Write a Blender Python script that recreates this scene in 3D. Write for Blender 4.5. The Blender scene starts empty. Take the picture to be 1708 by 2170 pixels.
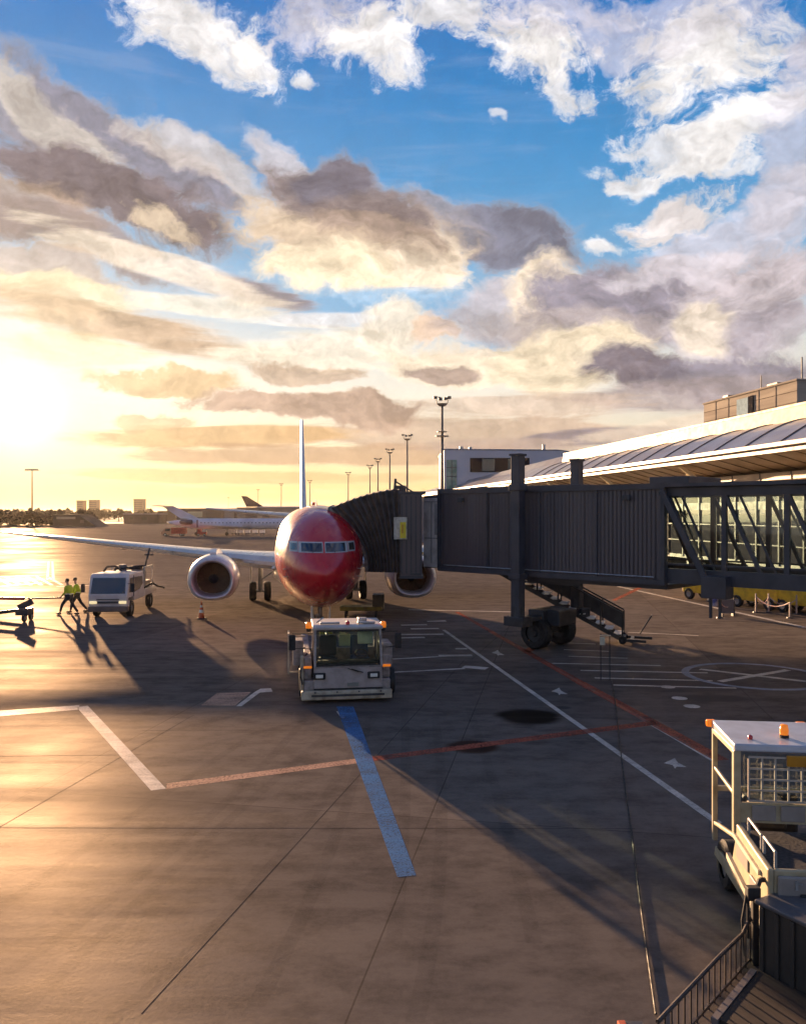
import bpy, math, random
from mathutils import Vector, Matrix
random.seed(7)
R = math.radians
C = bpy.context.scene.collection
S = bpy.context.scene
# ------------------------------------------------------------------ camera
CH = 5.2          # camera height
FF = 1740.0       # focal length in units of a 1708 wide picture
cam_d = bpy.data.cameras.new('camera'); cam = bpy.data.objects.new('camera', cam_d); C.objects.link(cam)
cam.location = (0, 0, CH); cam.rotation_euler = (R(90), 0, 0)
cam_d.sensor_fit = 'HORIZONTAL'; cam_d.sensor_width = 36; cam_d.lens = 36*FF/1708
cam_d.shift_y = 0.0018; cam_d.clip_start = .1; cam_d.clip_end = 20000
S.camera = cam
# ------------------------------------------------------------------ exposure, sun
S.view_settings.view_transform = 'Standard'; S.view_settings.look = 'None'
EXPO = 2.0
S.view_settings.exposure = EXPO; S.view_settings.gamma = 1
S.cycles.use_denoising = True
S.cycles.max_bounces = 6; S.cycles.volume_bounces = 0; S.cycles.use_adaptive_sampling = True; S.cycles.adaptive_threshold = .03; S.cycles.transparent_max_bounces = 16
S.cycles.sample_clamp_indirect = 6
SAZ, SEL = R(-25.0), R(6.8)
sd = Vector((math.sin(SAZ)*math.cos(SEL), math.cos(SAZ)*math.cos(SEL), math.sin(SEL)))
sl = bpy.data.lights.new('sun', 'SUN'); so = bpy.data.objects.new('sun', sl); C.objects.link(so)
sl.energy = 5; sl.angle = R(.7); sl.color = (1, .62, .34)
so.rotation_euler = sd.to_track_quat('Z', 'Y').to_euler(); so.location = (-60, 120, 40)

def lin(c):
    return tuple(((v/255)/12.92 if v/255 <= .04045 else ((v/255+.055)/1.055)**2.4) for v in c)
# ------------------------------------------------------------------ sky
W = bpy.data.worlds.new("World"); S.world = W; W.use_nodes = True
nt = W.node_tree; nt.nodes.clear(); L = nt.links
def N(t, **k):
    n = nt.nodes.new(t)
    for a, b in k.items(): setattr(n, a, b)
    return n
def setin(s, v):
    if hasattr(v, 'is_linked') or isinstance(v, bpy.types.NodeSocket): L.new(v, s)
    else: s.default_value = v
def M(op, a, b=None, c=None):
    n = N('ShaderNodeMath', operation=op); setin(n.inputs[0], a)
    if b is not None: setin(n.inputs[1], b)
    if c is not None: setin(n.inputs[2], c)
    return n.outputs[0]
def VM(op, a, b=None):
    n = N('ShaderNodeVectorMath', operation=op); setin(n.inputs[0], a)
    if b is not None: setin(n.inputs[1], b)
    return n
def MR(v, a, b, c=0., d=1., t='SMOOTHSTEP'):
    n = N('ShaderNodeMapRange', interpolation_type=t); setin(n.inputs[0], v)
    for i, q in enumerate((a, b, c, d)): setin(n.inputs[i+1], q)
    return n.outputs[0]
def MIX(f, a, b, bt='MIX'):
    n = N('ShaderNodeMix', data_type='RGBA', blend_type=bt); setin(n.inputs[0], f)
    for s, v in ((6, a), (7, b)):
        setin(n.inputs[s], (*v, 1) if isinstance(v, tuple) and len(v) == 3 else v)
    return n.outputs[2]
geo = N('ShaderNodeTexCoord'); dirv = geo.outputs['Generated']
sep = N('ShaderNodeSeparateXYZ'); L.new(dirv, sep.inputs[0])
az = M('ARCTAN2', sep.outputs[0], sep.outputs[1]); el = M('ARCSINE', sep.outputs[2])
ae = N('ShaderNodeCombineXYZ'); L.new(az, ae.inputs[0]); L.new(el, ae.inputs[1]); AE = ae.outputs[0]
def noise(vec, sx, sy, scale, det=6, rough=.6, dist=0., off=0.):
    m = N('ShaderNodeMapping'); L.new(vec, m.inputs[0]); m.inputs['Scale'].default_value = (sx, sy, 1); m.inputs['Location'].default_value = (off, off*.7, off)
    n = N('ShaderNodeTexNoise'); L.new(m.outputs[0], n.inputs['Vector']); n.inputs['Scale'].default_value = scale
    n.inputs['Detail'].default_value = det; n.inputs['Roughness'].default_value = rough; n.inputs['Distortion'].default_value = dist
    return n
# domain warp
w1 = noise(AE, 1, 1.5, 5, 5, .6)
wv = VM('SUBTRACT', w1.outputs['Color'], (.5, .5, .5)); ws = VM('SCALE', wv.outputs[0]); ws.inputs['Scale'].default_value = .11
AW = VM('ADD', AE, ws.outputs[0]).outputs[0]
nA = noise(AW, 1, 1.5, 9, 9, .62, .2, 3.1).outputs['Fac']       # billowy
nB = noise(AE, 1, 8, 4.5, 7, .62, .4, 7.7).outputs['Fac']       # streaks near the horizon
nC = noise(AW, 1, 1.3, 22, 8, .7, .3, 1.3).outputs['Fac']       # mottled fleece
s2_ = N('ShaderNodeSeparateXYZ'); L.new(AW, s2_.inputs[0]); awx, awy = s2_.outputs[0], s2_.outputs[1]
# base sky
sky = N('ShaderNodeTexSky', sky_type='NISHITA'); sky.sun_disc = False; sky.sun_elevation = SEL; sky.sun_rotation = SAZ
sky.altitude = 10; sky.air_density = 1; sky.dust_density = 1.5; sky.ozone_density = 1.5
def elof(y): return math.atan((1088-y)/FF)
ramp = N('ShaderNodeValToRGB'); L.new(MR(el, 0., 1.2, 0, 1, 'LINEAR'), ramp.inputs[0])
stops = [(1088,(240,200,140)),(1040,(250,216,150)),(950,(255,238,200)),(850,(255,246,228)),(760,(236,236,230)),(650,(160,196,226)),(540,(110,174,222)),(400,(76,156,216)),(220,(46,138,208)),(0,(32,120,200)),(-1500,(24,70,140))]
cr = ramp.color_ramp
while len(cr.elements) < len(stops): cr.elements.new(.5)
for e, (y, c) in zip(cr.elements, stops): e.position = max(0, min(1, elof(y)/1.2)); e.color = (*lin(c), 1)
col = ramp.outputs[0]
sda = VM('DOT_PRODUCT', dirv, tuple(sd)).outputs['Value']
away = MR(sda, .96, .55)
lowm = MR(el, R(4), R(13), 1, 0)
col = MIX(M('MULTIPLY', M('MULTIPLY', away, lowm), .75), col, lin((206, 196, 190)))
# real atmosphere folded in with the graded colour
skc = VM('SCALE', sky.outputs[0]); skc.inputs['Scale'].default_value = .12
col = MIX(.10, col, skc.outputs[0])
# clouds: (x, y, rx, ry, rot, colour, opacity, ragged, noise, lo, hi)
A, B, F = nA, nB, nC
WH=(246,242,240); LAV=(214,208,218); GR=(146,136,142); DG=(112,104,114); CRM=(255,238,200); BR=(190,150,120); PK=(232,204,186)
clouds = [
 # fleece of the upper right and top
 (420,40,250,120,-18,WH,.95,.9,F),(540,110,110,70,-50,WH,.8,1.1,F),(700,60,160,110,0,LAV,.7,1.2,F),(790,110,180,90,-15,WH,.95,1.1,F),
 (930,40,160,90,0,WH,.85,1.2,F),(1130,110,190,120,-8,WH,1,1.1,F),(1170,40,240,80,0,LAV,.6,1.2,F),(1480,110,260,190,5,WH,.98,1.1,F),
 (1400,40,300,110,0,LAV,.5,1.1,A),(1180,195,130,50,-20,WH,.8,1.2,F),(1560,270,220,90,25,WH,.9,1.1,F),(1470,310,220,80,-20,WH,.75,1.4,F),
 (1540,290,50,110,-22,WH,.95,.6,A),(1680,260,110,200,0,LAV,.6,1.2,A),(1700,80,90,90,0,LAV,.8,1,A),(1330,360,110,40,-18,WH,.85,1.2,F),
 (640,172,60,30,-10,WH,.8,1,F),(1050,255,34,20,0,WH,.6,1,F),
 (1560,500,300,100,10,LAV,.75,1.2,A),(1650,420,140,80,30,LAV,.75,1.2,A),(1430,445,160,62,12,(240,228,222),.9,1.3,F),(1300,505,70,34,0,WH,.9,1,F),
 # great grey bank, left
 (20,195,270,90,-24,GR,.85,.8,A),(300,300,440,78,-24,(140,136,150),.95,.8,A),(120,240,280,75,-28,(206,196,188),.85,.9,A),(450,340,260,60,-22,(214,202,196),.75,1.,A),
 (60,330,240,55,-8,(150,158,190),.6,.8,A),(250,400,460,110,-14,(126,114,120),1,.8,A),(60,430,260,90,-10,(186,160,142),.8,.9,A),(180,500,360,80,-15,(150,132,130),.85,.9,A),
 (350,462,110,50,-12,(246,222,190),.65,1.3,F),(600,330,120,70,-30,(214,206,210),.8,1,A),
 # central cumulus
 (1080,500,230,100,-12,(136,134,150),.95,.7,A),(930,440,150,60,-30,(150,146,156),.9,.7,A),
 (740,500,330,165,-8,(224,200,172),1,.7,A),(720,575,270,75,-4,(264,242,208),1,.9,A),(905,565,120,100,0,(266,244,216),1,.9,A),(620,470,150,90,-20,(226,202,176),.8,.9,A),
 (735,425,290,120,-15,(136,122,124),.95,.8,A),(700,360,120,85,20,(124,118,130),1,.6,A),(790,500,220,60,-10,(196,170,150),.6,1.,A),
 (800,650,300,60,0,(140,188,226),.9,.7,B),(420,590,200,40,-8,(176,196,224),.7,.8,B),(1040,735,150,34,0,(150,192,226),.8,.8,B),
 # mid band
 (560,622,170,34,-12,(150,134,140),.85,1,B),(330,560,420,44,-14,(250,232,210),.8,1.,B),(100,560,240,80,-8,(206,176,152),.7,1,A),(120,610,260,60,-4,(255,236,190),.75,1,A),
 (280,690,520,58,-8,(204,174,146),.95,.9,B),(60,650,240,80,0,(226,194,158),.6,.9,A),(180,750,230,60,-6,(250,220,170),.6,.9,B),(380,640,300,36,-4,(255,240,214),.7,1,B),
 (830,690,110,80,10,(250,236,214),.9,1,A),(930,692,60,40,0,(240,208,182),.9,1,A),(690,676,160,26,4,WH,.8,1.1,B),(660,740,300,60,0,(255,242,220),.8,1,B),
 (1060,660,180,100,0,(196,184,188),.8,.8,A),(1160,620,130,120,15,(255,234,206),.95,.9,A),(1340,640,340,150,-3,(160,152,164),1,.75,A),(1240,690,300,60,-4,(190,176,174),.8,.9,A),
 (1580,640,260,180,25,(206,194,198),1,.8,A),(1500,680,110,90,15,(250,232,208),.8,.9,A),(1650,700,140,90,0,(176,166,174),.8,.8,A),(1440,560,240,50,5,(226,216,222),.8,.9,A),
 (1000,780,300,80,-4,(250,228,198),.85,.9,A),(1200,770,260,110,5,(252,232,200),.95,.9,A),(1340,790,190,78,-6,(132,122,130),1,.7,A),(1530,800,280,70,2,(150,142,154),.95,.8,A),(1450,840,340,50,0,(186,170,170),.85,.9,B),
 (950,795,130,36,-4,(168,146,136),.9,1.3,A),(640,800,190,36,0,(204,176,152),.85,1.3,A),(340,818,200,32,-2,(228,190,140),.85,1.3,A),
 (660,875,330,42,-2,(196,166,146),.95,1.2,A),(1100,860,330,40,0,(214,188,168),.75,1.1,B),(1000,915,480,46,1,(200,170,148),.8,1.1,B),(400,925,460,34,2,(226,182,128),.85,1,B),(760,968,600,34,0,(196,156,124),.8,1.1,B),
 (1290,925,240,28,4,(140,128,136),.9,1,B),(350,890,140,20,0,(220,182,140),.7,1.3,A),(560,1010,560,20,0,(214,164,108),.6,1.2,B),(1150,960,330,34,-3,(190,166,152),.8,1,B),
 (1450,900,300,30,8,(236,214,190),.7,1,B),
]
gen = MR(nB, .5, .72); genm = M('MULTIPLY', gen, MR(el, R(2), R(14), .4, .08))
col = MIX(genm, col, lin((250, 236, 214)))
# elsewhere in the sky (beside, above and behind) loose cloud
nS = noise(AE, 1, 1.6, 5, 4, .6, 0., 9.).outputs['Fac']
plain = MIX(M('MULTIPLY', MR(nS, .42, .6), .7), col, lin((180, 184, 204)))
psc = VM('SCALE', plain); psc.inputs['Scale'].default_value = .92; plain = psc.outputs[0]
CA = 0.
nE = noise(AW, 1, 1.4, 34, 6, .7, .4, 5.3).outputs['Fac']
fineE = M('MULTIPLY', M('SUBTRACT', nE, .5), .7)
for c in clouds:
    x, y, rx, ry, rot, cc, op, am, nz = c
    a = math.atan((x-854)/FF); e = math.atan((1088-y)/FF*math.cos(a))
    ax, ay = (awx, awy) if nz != nB else (az, el)
    sx_ = rx*1.1/FF*math.cos(a)**2; sy_ = ry*1.1/FF*math.cos(a)*math.cos(e)**2; cr_, sr_ = math.cos(R(rot)), math.sin(R(rot))
    u_ = M('MULTIPLY_ADD', ax, cr_/sx_, M('MULTIPLY_ADD', ay, sr_/sx_, -(a*cr_+e*sr_)/sx_))
    v_ = M('MULTIPLY_ADD', ax, -sr_/sy_, M('MULTIPLY_ADD', ay, cr_/sy_, -(e*cr_-a*sr_)/sy_))
    qn = N('ShaderNodeMath', operation='SUBTRACT', use_clamp=True); qn.inputs[0].default_value = 1; L.new(M('MULTIPLY_ADD', v_, v_, M('MULTIPLY', u_, u_)), qn.inputs[1])
    gf = M('MULTIPLY', qn.outputs[0], qn.outputs[0])
    am *= 2.0 if nz == nC else (2.3 if nz == nB else 1.15)
    v = M('ADD', M('MULTIPLY_ADD', nz, am, gf), fineE if nz != nB else 0.)
    # noise adds between 0 and am; centred near am/2
    lo = am*.5+(.22 if nz == nC else .17); hi = lo+(.62 if nz == nC else .5 if nz == nB else .42)
    f = M('MULTIPLY', MR(v, lo, hi), op)
    gate = MR(gf, 0., .16)
    fg = M('MULTIPLY', f, gate); col = MIX(fg, col, lin(cc))
    if cc[2] < cc[0]+60 and cc[0] > 118: CA = M('MAXIMUM', fg, CA)
# puffs: light side and shaded side from the slope of a billow field, seen against the sun's direction
offs = VM('ADD', AW, (-.010, -.013, 0)).outputs[0]
def puff(scale, off, vec):
    return noise(vec, 1, 1.45, scale, 7, .58, .25, off).outputs['Fac']
r1 = M('SUBTRACT', puff(11, 2.2, offs), puff(11, 2.2, AW))
offs2 = VM('ADD', AW, (-.004, -.005, 0)).outputs[0]
r2 = M('SUBTRACT', puff(30, 4.4, offs2), puff(30, 4.4, AW))
rel = M('MULTIPLY_ADD', r2, .9, M('MULTIPLY', r1, 2.0))
kk = M('MULTIPLY', CA, MR(el, R(1), R(9), .25, 1))
sh_ = M('MULTIPLY_ADD', M('MULTIPLY', M('MINIMUM', M('MAXIMUM', rel, -.32), .45), kk), 1., 1.)
pv = VM('SCALE', col); L.new(sh_, pv.inputs['Scale']); col = pv.outputs[0]
rim = M('MULTIPLY', M('MULTIPLY', CA, M('SUBTRACT', 1., CA)), MR(sda, .45, .95, .10, .34))
q_ = VM('SCALE', (1., .86, .66)); L.new(rim, q_.inputs['Scale']); col = VM('ADD', col, q_.outputs[0]).outputs[0]
# fine light and dark within the cloud field
det = MR(nC, .3, .72, .94, 1.06, 'LINEAR')
dn = VM('SCALE', col); L.new(det, dn.inputs['Scale']); col = dn.outputs[0]
# glare of the low sun
dm = M('MAXIMUM', sda, 0.)
def glow(n, c, k):
    global col
    p = M('MULTIPLY', M('POWER', dm, float(n)), k)
    if k < 0:
        q = VM('SCALE', c); L.new(M('MULTIPLY', p, -1.), q.inputs['Scale']); col = VM('ADD', col, q.outputs[0]).outputs[0]
    else: col = MIX(M('MINIMUM', p, 1.), col, c)
glow(14, (1., .76, .48), -.08); glow(80, (1., .84, .52), -.15); glow(360, (1.15, 1.04, .76), .7); glow(1600, (2.2, 2.0, 1.6), 1)
bg = N('ShaderNodeBackground'); L.new(col, bg.inputs[0]); bg.inputs[1].default_value = 1/2**EXPO
bg2 = N('ShaderNodeBackground'); L.new(plain, bg2.inputs[0]); bg2.inputs[1].default_value = 1/2**EXPO
inside = M('MULTIPLY', MR(M('ABSOLUTE', az), R(36), R(30), 0, 1), MR(el, R(42), R(35), 0, 1))
inside = M('MULTIPLY', inside, MR(el, R(-3), R(-1), 0, 1))
ms = N('ShaderNodeMixShader'); L.new(inside, ms.inputs[0]); L.new(bg2.outputs[0], ms.inputs[1]); L.new(bg.outputs[0], ms.inputs[2])
wo = N('ShaderNodeOutputWorld'); L.new(ms.outputs[0], wo.inputs[0])
W.cycles.sampling_method = 'MANUAL'; W.cycles.sample_map_resolution = 512

# ------------------------------------------------------------------ coordinates
def G(x, y, z=0.):
    d = (CH-z)*FF/(y-1088); return Vector(((x-854)/FF*d, d, z))
def P(x, y, d): return Vector(((x-854)/FF*d, d, CH-(y-1088)/FF*d))
# ------------------------------------------------------------------ materials
def mat(name, c, rough=.5, metal=0., var=.12, scale=3., bump=0., coat=0., c2=None, spec=.5, emit=None, es=1., alpha=None, trans=0., stretch=(1,1,1), det=4):
    m = bpy.data.materials.new(name); m.use_nodes = True; t = m.node_tree; b = t.nodes['Principled BSDF']
    if max(c) > 1: c = lin(c)
    b.inputs['Roughness'].default_value = rough; b.inputs['Metallic'].default_value = metal
    b.inputs['Specular IOR Level'].default_value = spec
    b.inputs['Coat Weight'].default_value = coat; b.inputs['Coat Roughness'].default_value = .06
    b.inputs['Transmission Weight'].default_value = trans
    tc = t.nodes.new('ShaderNodeTexCoord'); mp = t.nodes.new('ShaderNodeMapping'); mp.inputs['Scale'].default_value = stretch
    n = t.nodes.new('ShaderNodeTexNoise'); n.inputs['Scale'].default_value = scale; n.inputs['Detail'].default_value = det
    t.links.new(tc.outputs['Object'], mp.inputs[0]); t.links.new(mp.outputs[0], n.inputs['Vector'])
    if c2 is None: c2 = tuple(v*(1-var*2) for v in c)
    elif max(c2) > 1: c2 = lin(c2)
    x = t.nodes.new('ShaderNodeMix'); x.data_type = 'RGBA'; x.inputs[6].default_value = (*c, 1); x.inputs[7].default_value = (*c2, 1)
    r = t.nodes.new('ShaderNodeMapRange'); r.inputs[1].default_value = .4; r.inputs[2].default_value = .7
    t.links.new(n.outputs['Fac'], r.inputs[0]); t.links.new(r.outputs[0], x.inputs[0]); t.links.new(x.outputs[2], b.inputs['Base Color'])
    r2 = t.nodes.new('ShaderNodeMapRange'); r2.inputs[1].default_value = .3; r2.inputs[2].default_value = .7
    r2.inputs[3].default_value = max(.02, rough*.8); r2.inputs[4].default_value = min(1, rough*1.2); t.links.new(n.outputs['Fac'], r2.inputs[0]); t.links.new(r2.outputs[0], b.inputs['Roughness'])
    if bump:
        bp = t.nodes.new('ShaderNodeBump'); bp.inputs['Strength'].default_value = bump; bp.inputs['Distance'].default_value = .02
        t.links.new(n.outputs['Fac'], bp.inputs['Height']); t.links.new(bp.outputs[0], b.inputs['Normal'])
    if emit:
        b.inputs['Emission Color'].default_value = (*emit, 1); b.inputs['Emission Strength'].default_value = es
    if alpha is not None: b.inputs['Alpha'].default_value = alpha
    return m
def glassmat(name, tint=(.8,.9,.88), mixf=.35, ior=1.5):
    m = bpy.data.materials.new(name); m.use_nodes = True; t = m.node_tree; t.nodes.clear()
    tr = t.nodes.new('ShaderNodeBsdfTransparent'); tr.inputs[0].default_value = (*tint, 1)
    gl = t.nodes.new('ShaderNodeBsdfGlossy'); gl.inputs['Roughness'].default_value = .03
    fr = t.nodes.new('ShaderNodeFresnel'); fr.inputs[0].default_value = ior
    a = t.nodes.new('ShaderNodeMath'); a.operation = 'MULTIPLY_ADD'; a.inputs[1].default_value = 1.; a.inputs[2].default_value = mixf
    x = t.nodes.new('ShaderNodeMixShader'); o = t.nodes.new('ShaderNodeOutputMaterial')
    t.links.new(fr.outputs[0], a.inputs[0]); t.links.new(a.outputs[0], x.inputs[0]); t.links.new(tr.outputs[0], x.inputs[1]); t.links.new(gl.outputs[0], x.inputs[2]); t.links.new(x.outputs[0], o.inputs[0])
    return m
m_white = mat('white_paint', (.66,.65,.64), .35, var=.1, scale=2, coat=.3)
m_dirty = mat('dirty_white_paint', (.55,.51,.45), .5, c2=(.36,.32,.26), scale=2.5, bump=.05)
m_cream = mat('cream_paint', (.62,.55,.42), .5, c2=(.42,.36,.26), scale=3, bump=.05)
m_black = mat('black_rubber', (.018,.018,.02), .7, var=.2, scale=8, bump=.1)
m_dark = mat('dark_steel', (.05,.052,.06), .5, .2, c2=(.03,.03,.036), scale=2)
m_steel = mat('galvanised_steel', (.42,.42,.43), .42, .7, var=.15, scale=6)
m_chrome = mat('polished_metal', (.7,.7,.72), .18, 1, var=.05)
m_orange = mat('orange_lens', (.9,.22,.02), .2, var=.1, emit=(1,.25,.02), es=.12)
m_redl = mat('red_lens', (.6,.02,.02), .2, var=.1, coat=.5)
m_yellow = mat('yellow_paint', (.72,.47,.03), .4, c2=(.5,.3,.03), scale=3)
m_red = mat('red_paint', (.5,.06,.03), .4, var=.2, scale=2)
m_lamp = mat('lamp_glass', (.75,.75,.7), .1, var=.05, coat=.5)
m_glass = glassmat('tinted_glass', (.66,.78,.76), .03)
m_glassdark = mat('dark_glass', (.02,.028,.035), .06, var=.1, scale=1, spec=.8, coat=.6)
m_blue = mat('blue_seat_fabric', (.03,.06,.16), .8, var=.2, scale=6)
m_skin = mat('skin', (.5,.3,.22), .6, var=.1)
m_vest = mat('hi_vis_fabric', (.42,.55,.03), .8, var=.15, scale=10)
m_navy = mat('dark_workwear', (.03,.035,.05), .85, var=.2, scale=10)
m_hair = mat('dark_hair', (.03,.02,.015), .8, var=.2, scale=20)
# ------------------------------------------------------------------ mesh helpers
class MB:
    def __init__(s): s.v = []; s.f = []
    def add(s, v, f):
        b = len(s.v); s.v += [Vector(p) for p in v]; s.f += [tuple(i+b for i in q) for q in f]; return s
    def box(s, x0, x1, y0, y1, z0, z1):
        v = [(x0,y0,z0),(x1,y0,z0),(x1,y1,z0),(x0,y1,z0),(x0,y0,z1),(x1,y0,z1),(x1,y1,z1),(x0,y1,z1)]
        return s.add(v, [(0,3,2,1),(4,5,6,7),(0,1,5,4),(1,2,6,5),(2,3,7,6),(3,0,4,7)])
    def bar(s, p, q, w, h=None, up=(0,0,1)):
        p, q = Vector(p), Vector(q); h = h or w; d = (q-p).normalized(); u = Vector(up)
        if abs(d.dot(u)) > .99: u = Vector((0,1,0))
        a = d.cross(u).normalized()*w/2; b = a.cross(d).normalized()*h/2
        v = [p-a-b, p+a-b, p+a+b, p-a+b, q-a-b, q+a-b, q+a+b, q-a+b]
        return s.add(v, [(3,2,1,0),(4,5,6,7),(0,1,5,4),(1,2,6,5),(2,3,7,6),(3,0,4,7)])
    def loft(s, rings, cap=True, closed=True):
        n = len(rings[0]); v = [p for r in rings for p in r]; f = []
        for i in range(len(rings)-1):
            for j in range(n if closed else n-1):
                k = (j+1) % n; f.append((i*n+j, i*n+k, (i+1)*n+k, (i+1)*n+j))
        if cap: f.append(tuple(range(n))[::-1]); f.append(tuple((len(rings)-1)*n+j for j in range(n)))
        return s.add(v, f)
    def cyl(s, p, q, r0, r1=None, n=14, cap=True):
        p, q = Vector(p), Vector(q); r1 = r0 if r1 is None else r1; d = (q-p).normalized()
        u = Vector((0,0,1)) if abs(d.z) < .9 else Vector((1,0,0)); a = d.cross(u).normalized(); b = d.cross(a)
        rg = lambda c, r: [c+(a*math.cos(t)+b*math.sin(t))*r for t in [2*math.pi*i/n for i in range(n)]]
        return s.loft([rg(p, r0), rg(q, r1)], cap)
    def tube(s, pts, r, n=8):
        for a, b in zip(pts, pts[1:]): s.cyl(a, b, r, r, n)
        return s
    def lathe(s, prof, p, axis, n=20, cap=False):
        p = Vector(p); d = Vector(axis).normalized(); u = Vector((0,0,1)) if abs(d.z) < .9 else Vector((1,0,0)); a = d.cross(u).normalized(); b = d.cross(a)
        return s.loft([[p+d*h+(a*math.cos(2*math.pi*i/n)+b*math.sin(2*math.pi*i/n))*r for i in range(n)] for r, h in prof], cap)
    def ball(s, c, rx, ry=None, rz=None, n=12, m=8):
        ry = ry or rx; rz = rz or rx; c = Vector(c)
        rings = []
        for i in range(1, m):
            t = math.pi*i/m-math.pi/2
            rings.append([c+Vector((rx*math.cos(t)*math.cos(2*math.pi*j/n), ry*math.cos(t)*math.sin(2*math.pi*j/n), rz*math.sin(t))) for j in range(n)])
        return s.loft(rings)
    def prism(s, poly, x0, x1):          # polygon of (y,z), extruded along x
        n = len(poly); v = [(x0, a, b) for a, b in poly]+[(x1, a, b) for a, b in poly]
        return s.add(v, [tuple(range(n))[::-1], tuple(range(n, 2*n))]+[(i, (i+1) % n, (i+1) % n+n, i+n) for i in range(n)])
    def quad(s, *p): return s.add(p, [tuple(range(len(p)))])
    def build(s, name, m, parent=None, smooth=False, bevel=0, off=None, thick=0):
        me = bpy.data.meshes.new(name)
        vv = [p-off for p in s.v] if off is not None else s.v
        me.from_pydata([tuple(p) for p in vv], [], s.f); me.validate(); me.update()
        o = bpy.data.objects.new(name, me); C.objects.link(o)
        ms = m if isinstance(m, (list, tuple)) else [m]
        for q in ms: me.materials.append(q)
        import bmesh
        bm = bmesh.new(); bm.from_mesh(me); bmesh.ops.recalc_face_normals(bm, faces=bm.faces); bm.to_mesh(me); bm.free()
        if smooth:
            for p in me.polygons: p.use_smooth = True
            if smooth == 2:
                md = o.modifiers.new('e', 'EDGE_SPLIT'); md.split_angle = R(40)
        if thick: md = o.modifiers.new('s', 'SOLIDIFY'); md.thickness = thick; md.offset = 0
        if bevel:
            md = o.modifiers.new('b', 'BEVEL'); md.width = bevel; md.segments = 2; md.limit_method = 'ANGLE'; md.angle_limit = R(40)
        if parent is not None: o.parent = parent
        return o
def thing(name, label, cat, loc=(0,0,0), rz=0, group=None):
    o = bpy.data.objects.new(name, None); C.objects.link(o); o.location = loc; o.rotation_euler = (0, 0, rz)
    o['label'] = label; o['category'] = cat
    if group: o['group'] = group
    return o
def tag(o, label, cat, group=None):
    o['label'] = label; o['category'] = cat
    if group: o['group'] = group
    return o
def structure(o): o['kind'] = 'structure'; return o
def copy_tree(o, parent=None):
    c = o.copy(); C.objects.link(c)
    if parent is not None: c.parent = parent
    for ch in [k for k in bpy.data.objects if k.parent == o]: copy_tree(ch, c)
    return c
def wheel(parent, x, y, r, w, axis='x', rimc=m_steel):
    d = Vector((1,0,0)) if axis == 'x' else Vector((0,1,0)); c = Vector((x, y, r))
    wh = MB().lathe([(r*.55,-w*.5),(r*.9,-w*.5),(r,-w*.33),(r,w*.33),(r*.9,w*.5),(r*.55,w*.5)], c, d, 24).build('wheel', m_black, parent, smooth=2)
    MB().lathe([(.02,-w*.42),(r*.2,-w*.44),(r*.25,-w*.3),(r*.56,-w*.34),(r*.56,w*.34),(r*.25,w*.3),(r*.2,w*.44),(.02,w*.42)], c, d, 16).build('rim', rimc, wh, smooth=2)
    return wh
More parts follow.
